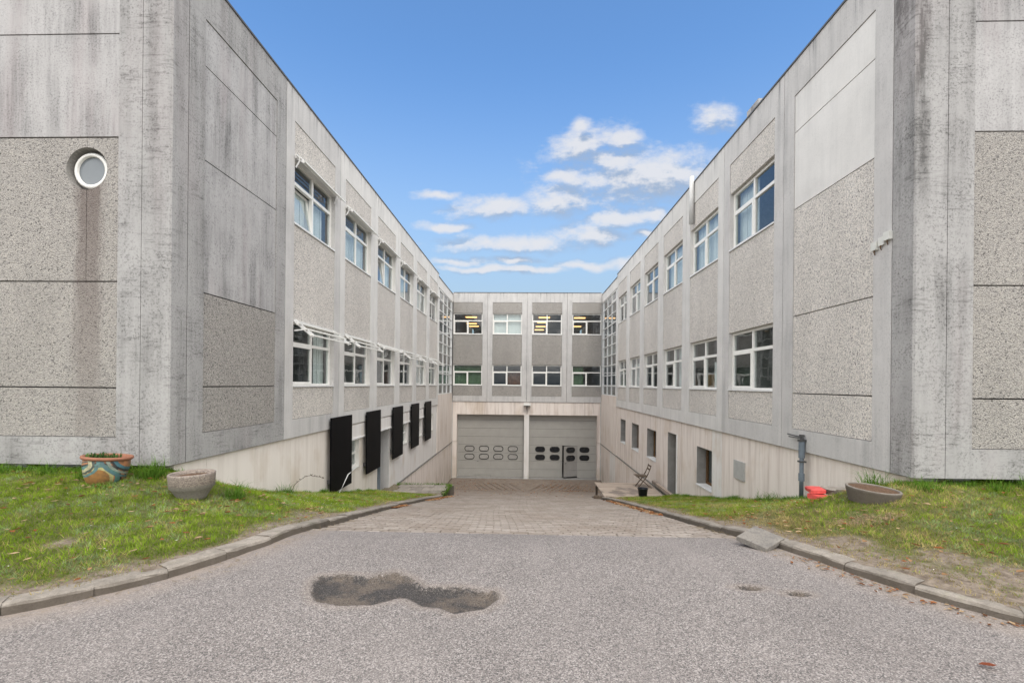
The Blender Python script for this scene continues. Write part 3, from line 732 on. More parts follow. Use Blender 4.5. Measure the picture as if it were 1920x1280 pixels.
# straw in the gutters
ns = 420; P = []
for _ in range(ns):
    K = KL if random.random() < .4 else KR; y = random.uniform(2.9, 6.5) if random.random() < .8 else random.uniform(6.5, 12); sg = -1 if K is KL else 1
    P.append((kx(K, y)-sg*(.05+abs(random.gauss(0, .09))), y, ramp(y)+.004))
P = np.array(P, np.float32)
blades('straw', P, np.full(ns, .012), np.full(ns, .006), np.array([.42, .33, .2])*rng.uniform(.5, 1.1, (ns, 1)), rng.uniform(2, 12, ns), label='bits of straw and grit in the gutters', cat='straw')
n = 500; a = rng.uniform(0, 6.28, n); rr = np.sqrt(rng.random(n)); PX = 3.82+.42*rr*np.cos(a); PY = 5.18+.16*rr*np.sin(a)
P = np.stack([PX, PY, np.array([lawnz(1, q, r) for q, r in zip(PX, PY)])+.02], 1).astype(np.float32)
blades('dry_grass', P, rng.uniform(.02, .05, n), rng.uniform(.004, .007, n), np.array([.42, .31, .2])*rng.uniform(.6, 1.2, (n, 1)), rng.uniform(1, 4, n), seg=2, label='heap of dry straw coloured grass before the tilted concrete ring', cat='dry grass')

# ------------------------------------------------------------------ window parts
def m_frame(w_, h, tz, split=True, bd=.075):
    def f():
        b = MB(); y0, y1 = .10, .17
        b.box(0, bd, y0, y1, 0, h).box(w_-bd, w_, y0, y1, 0, h).box(bd, w_-bd, y0, y1, 0, bd).box(bd, w_-bd, y0, y1, h-bd*.8, h)
        b.box(bd, w_-bd, y0-.004, y1, tz-.035, tz+.035)
        b.box(w_/2-.035, w_/2+.035, y0, y1, bd, tz-.035)
        if split: b.box(w_/2-.035, w_/2+.035, y0, y1, tz+.035, h-bd*.8)
        return b.mesh('window_frame', 'white_paint')
    return cached(('wf', w_, h, tz, split, bd), f)
def m_sash(w_, h, bd=.05):
    return cached(('sa', w_, h, bd), lambda: MB().box(0, bd, 0, .05, 0, h).box(w_-bd, w_, 0, .05, 0, h).box(bd, w_-bd, 0, .05, 0, bd).box(bd, w_-bd, 0, .05, h-bd, h).mesh('sash', 'white_paint'))
def m_pane(w_, h): return cached(('pa', round(w_, 3), round(h, 3)), lambda: MB().box(0, w_, 0, .008, 0, h).mesh('pane', 'glass'))
def m_blind(w_, h, mat):
    def f():
        b = MB(); n = int(w_/.09); 
        for i in range(n): b.box(i*w_/n, (i+1)*w_/n-.004, .01*math.sin(i*1.7), .01*math.sin(i*1.7)+.012, 0, h)
        return b.mesh('blind', mat)
    return cached(('bl', round(w_, 3), round(h, 3), mat), f)
TZ = .955
def window(bld, face, s, z, w_, h, split=True, open_=0.0, blind=None, cover=(0, 1, 0, 1)):
    fr = put('window', m_frame(w_, h, TZ, split), FM(face, s, 0, z), bld)
    bd = .075; half = w_/2
    put('sill', cached(('sill', w_), lambda: MB().box(.004, w_-.004, -.015, .098, .0, .035).mesh('sill', 'white_metal')), FM(face, s, 0, z), fr)
    sw, sh = half-.035-bd+.02, TZ-.035-bd+.02
    M0 = FM(face, s, 0, z) @ Matrix.Translation((bd-.01, .085, bd-.01)) @ Matrix.Rotation(-open_, 4, 'X')
    sa = put('sash', m_sash(sw, sh), M0, fr)
    def pane(x0, x1, z0, z1): put('pane', m_pane(x1-x0, z1-z0), FM(face, s, 0, z) @ Matrix.Translation((x0, .132, z0)), fr)
    put('pane', m_pane(sw-.1, sh-.1), M0 @ Matrix.Translation((.05, .022, .05)), fr)
    pane(half+.035, w_-bd, bd, TZ-.035)
    if split: pane(bd, half-.035, TZ+.035, h-bd*.8); pane(half+.035, w_-bd, TZ+.035, h-bd*.8)
    else: pane(bd, w_-bd, TZ+.035, h-bd*.8)
    if blind:
        x0, x1, z0, z1 = cover
        put('curtain' if 'curtain' in blind else 'blind', m_blind(w_*(x1-x0), h*(z1-z0), blind), FM(face, s, 0, z) @ Matrix.Translation((w_*x0, .27, h*z0)), fr)
    return fr

def holed(x0, x1, z0, z1, cx_, cz_, r, half, n=28):
    b = MB(); y0, y1 = .02, .17
    A0, A1 = (90, 270) if half == 'l' else (-90, 90)
    ex = x0 if half == 'l' else x1
    angs = [R(A0+(A1-A0)*i/n) for i in range(n+1)]
    angs += [math.atan2(zc-cz_, ex-cx_) + (2*math.pi if half == 'l' and math.atan2(zc-cz_, ex-cx_) < 0 else 0) for zc in (z0, z1)]
    angs = sorted(angs)
    def outer(a):
        c, s_ = math.cos(a), math.sin(a); t = 1e9
        if abs(c) > 1e-6: t = min(t, (ex-cx_)/c if (ex-cx_)/c > 0 else 1e9)
        if abs(s_) > 1e-6: t = min(t, ((z1 if s_ > 0 else z0)-cz_)/s_)
        return cx_+c*t, cz_+s_*t
    gap = .004*(-1 if half == 'l' else 1)
    for y in (y0, y1):
        for a in angs:
            X_, Z_ = cx_+r*math.cos(a), cz_+r*math.sin(a); b.v.append((X_+gap*(abs(math.cos(a)) < .01), y, Z_)); ox, oz = outer(a); b.v.append((ox+gap*(abs(math.cos(a)) < .01), y, oz))
    m = len(angs)*2
    for i in range(len(angs)-1):
        k = 2*i
        b.face([k, k+1, k+3, k+2], [m+k+2, m+k+3, m+k+1, m+k], [k+2, m+k+2, m+k, k], [k+1, m+k+1, m+k+3, k+3])
    b.face([0, m, m+1, 1], [m-2, m-1, 2*m-1, 2*m-2])
    return b.mesh('aggregate_panel', 'aggregate')

ZB, ZA0, ZW0, ZW1, ZU0, ZU1, ZAT, ZT = .41, .80, 1.50, 2.94, 5.01, 6.46, 7.22, 7.87
BD = .345
def frame_mesh(w_, mat, zt=ZT):
    def f():
        b = MB(); g_ = .008
        b.box(g_, BD, 0, .17, ZB, zt).box(w_-BD, w_-g_, 0, .17, ZB, zt).box(BD, w_-BD, 0, .17, ZAT, zt).box(BD, w_-BD, 0, .17, ZB, ZA0)
        return b.mesh('concrete_frame', mat)
    return cached(('fr', round(w_, 3), mat, zt), f)
def infill(bld, face, s, w_, z0, z1, mat, dep=.015):
    g_ = .009
    nm = 'aggregate_panel' if 'aggregate' in mat else 'smooth_panel'
    return put(nm, cached(('in', round(w_, 3), round(z1-z0, 3), mat, dep), lambda: MB().box(g_, w_-g_, dep, .17, g_, z1-z0-g_).mesh(nm, mat)), FM(face, s, 0, z0), bld)
def window_bay(bld, face, s, w_, mat, up, lo, zt=ZT):
    put('concrete_frame', frame_mesh(w_, mat, zt), FM(face, s), bld)
    iw = w_-2*BD
    for z0, z1 in ((ZA0, ZW0), (ZW1, ZU0), (ZU1, ZAT)): infill(bld, face, s+BD, iw, z0, z1, 'aggregate_lit' if face != 'B' else 'aggregate')
    window(bld, face, s+BD, ZU0, iw, ZU1-ZU0, **up); window(bld, face, s+BD, ZW0, iw, ZW1-ZW0, **lo)
def blank_bay(bld, face, s, w_, mat, panels):
    put('concrete_frame', frame_mesh(w_, mat), FM(face, s), bld)
    for z0, z1, m in panels: infill(bld, face, s+BD, w_-2*BD, z0, z1, m)
def coping(bld, face, s, L, z=ZT, y0=-.02): put('coping', MB().box(0, L, y0, .45, z, z+.035).mesh('coping', 'coping'), FM(face, s), bld)

def shell(bld, x0, x1, y0, y1, xin, roof=ZT-.35, base=-5.2):
    """roof, floor slabs, inner partition and unseen outer walls"""
    b = MB()
    b.box(x0, x1, y0, y1, roof-.25, roof)
    put('roof', b.mesh('roof', 'grey_lining'), None, bld)
    for (z0, z1) in ((3.45, 3.8), (.1, .4)):
        put('floor_slab', MB().box(x0, x1, y0, y1, z0, z1).mesh('floor_slab', 'interior'), None, bld)
# left wing ---------------------------------------------------------------
J0, PIT = 6.57, 2.77
JY = [6.57, 9.30]+[9.30+PIT*k for k in range(1, 7)]     # ... 25.92
LB = put('wing_building', None, (XL, 16, -2.3), label='left concrete wing with sun shade bars over its windows and a round window', cat='building')
RB = put('wing_building', None, (XR, 16, -2.3), label='right concrete wing with plain windows and a white pipe at its roof edge', cat='building')
BBd = put('garage_building', None, (.1, YB, -4.84), label='two storey concrete block with two wide grey garage doors between the wings', cat='building')
for bld, sx in ((LB, -1), (RB, 1)):
    xf = XL if sx < 0 else XR; o_ = xf+sx*.175; far = xf+sx*16
    yf = YFL if sx < 0 else YFR
    for nm, z0, z1, m in (('roof', 7.30, 7.50, 'grey_lining'), ('floor_slab', 3.45, 3.8, 'interior'), ('floor_slab', .1, .395, 'interior')):
        put(nm, MB().box(min(o_, far), max(o_, far), yf+.18, 42, z0, z1).mesh(nm, m), None, bld)
    pin = xf+sx*4.2
    put('partition', MB().box(min(pin, pin+sx*.15), max(pin, pin+sx*.15), yf+.18, 42, -5, 7.3).mesh('partition', 'interior'), None, bld)
    b = MB()
    for k in range(6): b.box(min(o_, pin), max(o_, pin), JY[k+1]-.05, JY[k+1]+.05, -5, 7.3)
    put('cross_wall', b.mesh('cross_wall', 'interior'), None, bld)
    put('outer_wall', MB().box(min(far, far+sx*.3), max(far, far+sx*.3), yf, 42, -5, ZT).mesh('outer_wall', 'concrete'), None, bld)
    put('outer_wall', MB().box(min(xf, far), max(xf, far), 42, 42.3, -5, ZT).mesh('outer_wall', 'concrete'), None, bld)
    put('inner_parapet', MB().box(min(xf+sx*.17, xf+sx*.45), max(xf+sx*.17, xf+sx*.45), yf+.17, 31, 7.5, ZT-.01).mesh('inner_parapet', 'concrete'), None, bld)

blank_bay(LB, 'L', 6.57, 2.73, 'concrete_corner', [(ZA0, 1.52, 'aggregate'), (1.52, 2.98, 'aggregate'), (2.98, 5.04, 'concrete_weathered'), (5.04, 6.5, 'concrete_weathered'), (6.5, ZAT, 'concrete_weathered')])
blank_bay(RB, 'R', -9.30, 2.73, 'concrete', [(ZA0, 1.48, 'aggregate_lit'), (1.48, 2.96, 'aggregate_lit'), (2.96, 5.02, 'aggregate_lit'), (5.02, 6.5, 'concrete_light'), (6.5, ZAT, 'concrete_light')])
lu = [dict(open_=R(9), blind='blind', cover=(.1, .9, 0, .66)), dict(blind='blind', cover=(0, 1, 0, .8)), dict(open_=R(8), blind='blind', cover=(.5, 1, 0, .75)), dict(blind='blind', cover=(0, .8, 0, .8)), dict(blind='blind', cover=(.3, 1, 0, .7)), dict()]
ll = [dict(blind='blind', cover=(.72, 1, 0, 1)), dict(), dict(blind='blind', cover=(0, .2, 0, 1)), dict(), dict(blind='blind', cover=(.5, 1, 0, .9)), dict()]
ru = [dict(blind='blind', cover=(0, .45, .05, 1)), dict(blind='blind', cover=(0, 1, 0, 1)), dict(blind='blind', cover=(0, .6, 0, 1)), dict(), dict(blind='blind', cover=(.4, 1, 0, 1)), dict()]
rl = [dict(), dict(blind='blind', cover=(.62, .85, 0, .55)), dict(blind='blind', cover=(.5, 1, 0, 1)), dict(), dict(blind='blind', cover=(0, .5, 0, .8)), dict()]
for k in range(6):
    window_bay(LB, 'L', JY[k+1], PIT, 'concrete' if k == 0 else 'concrete_light', lu[k], ll[k])
    window_bay(RB, 'R', -JY[k+1]-PIT, PIT, 'concrete' if k == 0 else 'concrete_light', ru[k], rl[k])
coping(LB, 'L', 6.27, 25.92-6.27); coping(RB, 'R', -25.92, 25.92-6.22)
# corner pieces
for bld, sx, yf, xf in ((LB, -1, YFL, XL), (RB, 1, YFR, XR)):
    a = .42; ch = .02
    ring = [(xf+sx*a, yf), (xf+sx*ch, yf), (xf, yf+ch), (xf, 6.562), (xf+sx*.17, 6.562), (xf+sx*.17, yf+.17), (xf+sx*a, yf+.17)]
    if sx > 0: ring = ring[::-1]
    put('corner_column', MB().prism(ring, ZB, ZT).mesh('corner_column', 'concrete_corner'), None, bld)
# front faces
def front(bld, face, s0, first):
    for i in range(3):
        s = s0-PIT*(i+1) if face == 'FL' else s0+PIT*i
        put('concrete_frame', frame_mesh(PIT, 'concrete_corner'), FM(face, s), bld)
        rows = [(ZA0, 1.50, 'aggregate'), (1.50, 3.0, 'aggregate'), (5.04, 6.5, 'concrete_weathered'), (6.5, ZAT, 'concrete_weathered')]
        if face == 'FR': rows = [(z0+(-.03 if z0 > 1 else 0), z1-.03, m) for z0, z1, m in rows]
        for z0, z1, m in rows: infill(bld, face, s+BD, PIT-2*BD, z0, z1, m)
        if face == 'FL' and i == 0:
            x0, x1 = s+BD+.009, s+PIT-BD-.009; cx_, cz_ = -6.24, 4.60
            for hf in 'lr': put('aggregate_panel', holed(x0, x1, 3.01, 5.03, cx_, cz_, .30, hf), FM(face, 0), bld)
            n = 36; b = MB().lathe([(.30, .0), (.30, .16), (.24, .16)], n)
            b.v = [(x, z, y) for x, y, z in b.v]; b.f = [q[::-1] for q in b.f]
            rw = put('round_window', b.mesh('round_window', 'grey_lining', smooth=False), FM(face, cx_, .018, cz_), bld)
            b = MB().lathe([(.205, .13), (.205, .05), (.235, .045), (.255, .06), (.255, .13)], n); b.v = [(x, z, y) for x, y, z in b.v]
            put('window_frame', b.mesh('window_frame', 'white_paint', smooth=True), FM(face, cx_, .03, cz_), rw)
            b = MB().lathe([(.0001, .085), (.207, .085)], n); b.v = [(x, z, y) for x, y, z in b.v]
            put('pane', b.mesh('pane', 'round_pane'), FM(face, cx_, .03, cz_), rw)
        else: infill(bld, face, s+BD, PIT-2*BD, 3.0 if face == 'FL' else 2.97, 5.04 if face == 'FL' else 5.01, 'aggregate')
    L = PIT*3+.42
    put('coping', MB().box(0, L, -.02, .45, ZT, ZT+.035).mesh('coping', 'coping'), FM(face, (s0-PIT*3) if face == 'FL' else s0-.42), bld)
    put('footing', MB().box(0, L-.1, .2, .5, -.3, .405).mesh('footing', 'concrete_footing'), FM(face, (s0-PIT*3) if face == 'FL' else s0-.32), bld)
plain('round_pane', (.17, .19, .205), .08, .5, var=.03)
front(LB, 'FL', XL-.42, True); front(RB, 'FR', XR+.42, False)

# basement walls -----------------------------------------------------------
def cols(bld, face, s0, s1, seams, openings, mat, z0, z1, y0=.06, y1=.30, gap=.004):
    cuts = sorted(set([s0, s1]+[q for q in seams if s0 < q < s1]+[q for o in openings for q in o[:2] if s0 < q < s1]))
    for a, c in zip(cuts[:-1], cuts[1:]):
        op = [o for o in openings if o[0]-1e-6 <= a and c <= o[1]+1e-6]
        segs = [(z0, z1)] if not op else [q for q in ((z0, op[0][2]), (op[0][3], z1)) if q[1]-q[0] > .02]
        ga = gap if (a in seams or a == s0) else 0; gc = gap if (c in seams or c == s1) else 0
        m = mat(a, c) if callable(mat) else mat
        for q in segs: put('wall_panel', MB().box(ga, c-a-gc, y0, y1, q[0], q[1]).mesh('wall_panel', m), FM(face, a), bld)
LEDGE = -2.38
opL = [(12.42, 13.78, -.95, -.07), (15.55, 16.85, -2.55, -.07), (18.35, 19.45, -.95, -.05), (21.1, 22.2, -.95, -.05), (23.9, 24.85, -.95, -.03)]
seamL = [7.1, 8.4, 9.7, 11.15, 14.35, 17.0, 25.92]
cols(LB, 'L', 6.42, 25.92, seamL, opL, lambda a, c: 'pale_wall' if a >= 16.8 else 'cream_wall', LEDGE, ZB-.02)
cols(LB, 'L', 25.92, YB, [26.6, 27.3, 28.0, 28.7, 29.4, 30.1, 30.7], [], 'pink_wall', LEDGE, .96, y0=.03)
cols(LB, 'L', 15.4, YB, [17.0, 19, 21, 23, 24.6, 26.2, 27.9, 29.6], [], 'pink_wall', -5.1, LEDGE-.03, y0=.03)
cols(LB, 'L', 6.42, 15.4, [], [], 'cream_wall', -3.1, LEDGE-.002, y0=.06)
put('wall_ledge', MB().box(0, YB-15.4, .0, .20, LEDGE-.026, LEDGE-.002).mesh('wall_ledge', 'concrete_footing'), FM('L', 15.4), LB)
opR = [(-13.95, -12.82, -1.36, -.20), (-16.75, -15.70, -2.60, -.07), (-19.58, -18.23, -1.43, -.20), (-22.35, -21.0, -1.46, -.20), (-24.95, -23.75, -1.46, -.20)]
cols(RB, 'R', -25.92, -6.37, [-24.4, -23.0, -20.4, -17.7, -15.2, -14.6, -12.2, -10.25, -9.2, -7.9], opR, lambda a, c: 'pale_wall' if (-12.85 <= a and c <= -12.15) else 'pink_wall', LEDGE, ZB-.02)
cols(RB, 'R', -YB, -25.92, [-30.7, -30.1, -29.4, -28.7, -28.0, -27.3, -26.6], [], 'pink_wall', LEDGE, .96, y0=.03)
cols(RB, 'R', -YB, -15.4, [-29.6, -27.9, -26.2, -24.6, -23, -21, -19, -17], [], lambda a, c: 'pale_wall' if (-28 < a < -27) else 'pink_wall', -5.1, LEDGE-.03, y0=.03)
cols(RB, 'R', -15.4, -6.37, [], [], 'pink_wall', -3.1, LEDGE-.002, y0=.06)
put('wall_ledge', MB().box(0, YB-15.4, .0, .20, LEDGE-.026, LEDGE-.002).mesh('wall_ledge', 'concrete_footing'), FM('R', -YB), RB)
def basement_opening(bld, face, o, lining, door=False, d0=.30, d1=.52, fmat='brown_wood', leaf=None):
    s0, s1, z0, z1 = o; w_, h = s1-s0, z1-z0; t = .05
    def lin():
        b = MB(); b.box(-t, 0, d0-.1 if False else .301, d1, -t, h+t).box(w_, w_+t, .301, d1, -t, h+t).box(0, w_, .301, d1, h, h+t).box(0, w_, .301, d1, -t, 0)
        return b.mesh('reveal', lining)
    nm = 'basement_door' if door else 'basement_window'
    r = put(nm, lin(), FM(face, s0, 0, z0), bld)
    # thin lining over the panel edges so the whole reveal reads as one surface
    put('reveal', MB().box(.001, .012, .062, .30, .012, h-.012).box(w_-.012, w_-.001, .062, .30, .012, h-.012).box(.001, w_-.001, .062, .30, h-.012, h-.001).mesh('reveal', lining), FM(face, s0, 0, z0), r)
    if not door:
        put('sill', MB().box(.013, w_-.013, .03, .145 if fmat == 'white_paint' else .34, -.002, .03).mesh('sill', 'white_metal' if fmat != 'white_paint' else 'pale_box'), FM(face, s0, 0, z0), r)
        b = MB(); f = .06; yy0, yy1 = (.15, .21) if fmat == 'white_paint' else (d1-.10, d1-.03)
        b.box(0, f, yy0, yy1, .03, h).box(w_-f, w_, yy0, yy1, .03, h).box(f, w_-f, yy0, yy1, .03, .03+f).box(f, w_-f, yy0, yy1, h-f, h).box(w_/2-f/2, w_/2+f/2, yy0, yy1, .03+f, h-f)
        if fmat == 'white_paint': b.box(f, w_/2-f/2, yy0, yy1, h/2-.03, h/2+.03).box(w_/2+f/2, w_-f, yy0, yy1, h/2-.03, h/2+.03)
        put('window_frame', b.mesh('window_frame', fmat), FM(face, s0, 0, z0), r)
        put('pane', MB().box(f, w_-f, yy0+.032, yy0+.04, .03+f, h-f).mesh('pane', 'glass'), FM(face, s0, 0, z0), r)
    else:
        put('door_leaf', MB().box(.02, w_-.02, d1-.08, d1-.03, 0, h).mesh('door_leaf', leaf), FM(face, s0, 0, z0), r)
        put('handle', MB().tube((w_-.15, d1-.14, 1.15), (w_-.27, d1-.14, 1.15), .012).tube((w_-.15, d1-.14, 1.15), (w_-.15, d1-.08, 1.15), .01).mesh('handle', 'white_metal'), FM(face, s0, 0, z0), r)
for o in opL:
    d = o[2] < -2
    basement_opening(LB, 'L', o, 'pale_wall' if not d else 'concrete', d, fmat='white_paint', leaf='steel_blue')
for o in opR:
    d = o[2] < -2
    basement_opening(RB, 'R', o, 'grey_lining', d, d1=.44, leaf='door_grey_dark')
put('door_post', MB().box(0, .04, .03, .07, -2.5, -.07).mesh('door_post', 'white_metal'), FM('R', -15.70-.04), RB)
put('door_post', MB().box(0, .09, -.02, .06, -2.5, -.10).mesh('door_post', 'steel_blue'), FM('L', 15.50), LB)
put('hatch', MB().box(0, .52, .02, .058, 0, .44).mesh('hatch', 'grey_plate'), FM('R', -11.42, 0, -.64), RB)
# black sliding panels and white roller boxes above the left basement openings
for i, (a, c) in enumerate([(11.42, 12.80), (14.02, 15.38), (16.85, 18.22), (19.62, 21.0), (22.32, 23.72)]):
    sh_ = put('shutter', MB().box(0, c-a, -.09, -.055, -1.24, .70).mesh('shutter', 'black_panel'), FM('L', a), LB)
    put('rail', MB().box(.1, .16, -.054, .0, .5, .6).box(c-a-.16, c-a-.1, -.054, .0, .5, .6).box(.1, .16, -.054, .059, -1.0, -.9).box(c-a-.16, c-a-.1, -.054, .059, -1.0, -.9).mesh('rail', 'dark_metal'), FM('L', a), sh_)
for a, c in [(12.86, 14.12), (15.45, 16.93), (18.3, 19.7), (21.08, 22.4)]:
    pl_ = put('roller_box', MB().box(0, c-a, .012, .059, -.02, .37).mesh('roller_box', 'pale_wall'), FM('L', a), LB)
    put('lip', MB().box(-.03, c-a+.03, -.02, .058, -.065, -.021).mesh('lip', 'white_metal'), FM('L', a), pl_)

# sun shades on the left wing
def arm_mesh(out, drop):
    return cached(('arm', out, drop), lambda: MB().bar((0, .0, 0), (0, -out, -drop), .02, .07).bar((0, .0, -.22), (0, -out*.5, -drop*.55), .015, .03).mesh('arm', 'white_metal'))
def bar_mesh(L, wy, wz): return cached(('bar', L, wy, wz), lambda: MB().box(0, L, -wy/2, wy/2, -wz/2, wz/2).mesh('bar', 'white_paint'))
for k in range(6):
    s = JY[k+1]+BD
    root = put('sun_shade', cached('shroot', lambda: MB().box(.02, 2.06, -.05, .10, -.03, .03).mesh('sun_shade', 'white_metal')), FM('L', s, 0, ZU1+.0), LB)
    for j, (o_, dz_) in enumerate(((.06, .0), (.12, -.035), (.18, -.08))):
        put('bar', bar_mesh(2.25, .03, .028), FM('L', s-.06+.05*j, -o_, ZU1+dz_), root)
    for xx in (.05, 2.02): put('arm', arm_mesh(.19, .10), FM('L', s+xx, 0, ZU1), root)
    root = put('sun_shade', cached('shroot2', lambda: MB().box(.02, 2.06, -.02, .09, -.02, .02).mesh('sun_shade', 'white_metal')), FM('L', s, 0, ZW1-.01), LB)
    oo = ((.14, -.07), (.28, -.19), (.40, -.32)) if k != 2 else ((.12, -.06), (.18, -.1), (.24, -.16))
    for j, (o_, dz_) in enumerate(oo):
        put('bar', bar_mesh(2.2, .042, .034), FM('L', s-.06+.02*j, -o_, ZW1+dz_), root)
    for xx in (.05, 2.02): put('arm', arm_mesh(oo[2][0]+.03, -oo[2][1]+.03), FM('L', s+xx, 0, ZW1), root)

# glazed stair bays
def glazed(bld, face, s0, flip):
    L = YB-.05-25.97; z0, z1 = .97, 7.18; b = MB(); rows = 10; n = 3
    fas = put('fascia', MB().box(0, L, .03, .25, z1, 7.74).mesh('fascia', 'concrete_light'), FM(face, s0), bld)
    xs_ = [0, .4, 1.75, 3.15, 4.55, L-.02] if not flip else [L-q for q in (L, 4.85, 3.45, 2.05, .7, .02)]
    xs_ = [0, .5]+[.5+(L-.9)/3*i for i in (1, 2, 3)]+[L]
    if flip: xs_ = [L-q for q in xs_[::-1]]
    gl = put('glazed_bay', MB().box(0, L, .10, .16, z0-.06, z0).mesh('glazed_bay', 'white_metal'), FM(face, s0), bld)
    solid = (0, 1) if not flip else (len(xs_)-2, len(xs_)-1)
    put('side_pier', MB().box(xs_[solid[0]], xs_[solid[1]]-.001, .10, .25, z0, z1).mesh('side_pier', 'concrete_light'), FM(face, s0), gl)
    for i, x in enumerate(xs_):
        x = min(max(x, .03), L-.03)
        put('mullion', cached(('mul', z1-z0), lambda: MB().box(-.03, .03, .06, .15, 0, z1-z0).mesh('mullion', 'white_metal')), FM(face, s0+x, 0, z0), gl)
    lo, hi = (xs_[1], xs_[-1]) if not flip else (xs_[0], xs_[-2])
    for r_ in range(rows+1):
        zz = z0+(z1-z0)*r_/rows
        put('transom', cached(('tra', hi-lo, face), lambda: MB().box(lo+.031, hi-.031, .065, .14, -.025, .025).mesh('transom', 'white_metal')), FM(face, s0, 0, min(max(zz, z0+.026), z1-.026)), gl)
    for i in range(len(xs_)-1):
        if (i, i+1) == solid: continue
        for r_ in range(rows):
            hh = (z1-z0)/rows
            put('pane', m_pane(xs_[i+1]-xs_[i]-.06, hh-.05), FM(face, s0+xs_[i]+.03, .10, z0+hh*r_+.025), gl)
    # opening lights
    for (ci, r_) in ((1 if not flip else 3, 9),):
        put('sash', m_sash(xs_[ci+1]-xs_[ci]-.06 if ci+1 < len(xs_) else 1, (z1-z0)/rows-.05, .06), FM(face, s0+xs_[ci]+.03, .055, z0+(z1-z0)/rows*r_+.025), gl)
    put('blind', m_blind(L-.6, 6.1, 'blind'), FM(face, s0+(.5 if not flip else .05), 2.2, z0), gl)
    put('coping', MB().box(0, L, -.0, .45, 7.74, 7.775).mesh('coping', 'coping'), FM(face, s0), bld)
glazed(LB, 'L', 25.97, False); glazed(RB, 'R', -YB+.05, True)

# back block ---------------------------------------------------------------
BJ = [-4.98-.36, -2.63, .08, 2.82, 5.16+.37]
bu = [dict(split=False), dict(blind='blind', cover=(0, 1, 0, 1)), dict(), dict(split=False)]
bl_ = [dict(split=False, blind='curtain_green', cover=(0, 1, 0, 1)), dict(blind='curtain_brown', cover=(.5, 1, 0, .7)), dict(), dict(split=False, blind='curtain_green', cover=(0, .4, 0, 1))]  # second bay: the brown sheet is a painted reflection
for k in range(4):
    s = BJ[k]; w_ = BJ[k+1]-s
    window_bay(BBd, 'B', s, w_, 'concrete', bu[k], bl_[k])
coping(BBd, 'B', XL+.02, 10.11)
for nm, z0, z1 in (('roof', 6.75, 7.50), ('floor_slab', 3.2, 3.8), ('floor_slab', -.3, .395), ('basement_floor', -5.1, -4.95)):
    put(nm, MB().box(XL+.01, XR-.01, YB+(.18 if z0 > -4 else .62), 44, z0, z1).mesh(nm, 'interior'), None, BBd)
put('inner_parapet', MB().box(XL+.01, XR-.01, YB+.18, YB+.45, 7.5, ZT-.01).mesh('inner_parapet', 'concrete'), None, BBd)
put('partition', MB().box(XL+.01, XR-.01, 43.5, 43.7, .4, 6.74).mesh('partition', 'interior_dark'), None, BBd)
put('end_wall', MB().box(XL-1, XL+.0, YB+.0, YB+.2, -5.1, 7.3).mesh('end_wall', 'interior'), None, BBd)
put('end_wall', MB().box(XR+.0, XR+1, YB+.0, YB+.2, -5.1, 7.3).mesh('end_wall', 'interior'), None, BBd)
put('side_wall', MB().box(XL-.3, XL-.01, YB+.2, 43.5, -5.1, -.3).box(XR+.01, XR+.3, YB+.2, 43.5, -5.1, -.3).mesh('side_wall', 'interior_dark'), None, BBd, kind='stuff')
for (x, y) in [(-4.2, 34.8), (-4.6, 38.5), (-4.6, 40.2), (1.4, 34.8), (1.35, 37.5), (1.3, 40.2), (1.25, 42.6), (4.1, 34.9), (4.4, 40.0)]:
    put('ceiling_light', MB().box(-.42, .42, -.16, .16, -.06, 0).mesh('ceiling_light', 'lamp_glow'), (x, y, 6.749), BBd)
bs_ = [-5.0, -4.06, -2.97, -1.84, -.73, .38, 1.49, 2.60, 3.75, 4.66, 5.15]
for a, c in zip(bs_[:-1], bs_[1:]):
    put('wall_panel', MB().box(.004, c-a-.004, .05, .40, -.48, ZB-.02).mesh('wall_panel', 'pink_wall'), FM('B', a), BBd)
for a, c in ((XL, -4.70), (4.94, XR)):
    for z0, z1 in ((-5.0, LEDGE), (LEDGE+.03, -.485)):
        put('jamb', MB().box(.004, c-a, .04, .62, z0, z1).mesh('jamb', 'pink_wall'), FM('B', a), BBd)
put('pillar', MB().box(-.06, .28, .03, .70, -5.0, -.485).mesh('pillar', 'pale_wall'), FM('B', 0), BBd)
put('lintel', MB().box(XL, XR, .40, .9, -.50, -.31).mesh('lintel', 'grey_lining'), FM('B', 0), BBd)
put('basement_wall', MB().box(XL, XR, 8, 8.2, -5, -.3).mesh('basement_wall', 'interior_dark'), FM('B', 0), BBd)
put('threshold', MB().box(-4.7, 4.94, .10, .8, -4.95, -4.828).mesh('threshold', 'grey_lining'), FM('B', 0), BBd)

def oval(wd, h, n=10):
    r = h/2; pts = []
    for sgn, a0 in ((1, -90), (-1, 90)):
        for i in range(n+1):
            a = R(a0+180*i/n); pts.append((sgn*(wd/2-r)+r*math.cos(a), r*math.sin(a)))
    return pts
def m_ovalring(wd, h, t):
    def f():
        o1, o2 = oval(wd, h), oval(wd-2*t, h-2*t); n = len(o1); b = MB()
        for y, o in ((0, o1), (-.02, o1), (-.02, o2), (0, o2)): b.v += [(x, y, z) for x, z in o]
        for k in range(3):
            b.face(*[[k*n+i, k*n+(i+1) % n, (k+1)*n+(i+1) % n, (k+1)*n+i] for i in range(n)])
        return b.mesh('window_rim', 'rubber')
    return cached(('ov', wd, h, t), f)
def m_ovalpane(wd, h, mat):
    def f():
        o = oval(wd, h); b = MB(); b.v = [(x, -.006, z) for x, z in o]; b.face(list(range(len(o)))); return b.mesh('pane', mat)
    return cached(('op', wd, h, mat), f)
SEC = [-.50, -.87, -1.46, -2.03, -2.60, -3.15, -3.71, -4.27, -4.82]
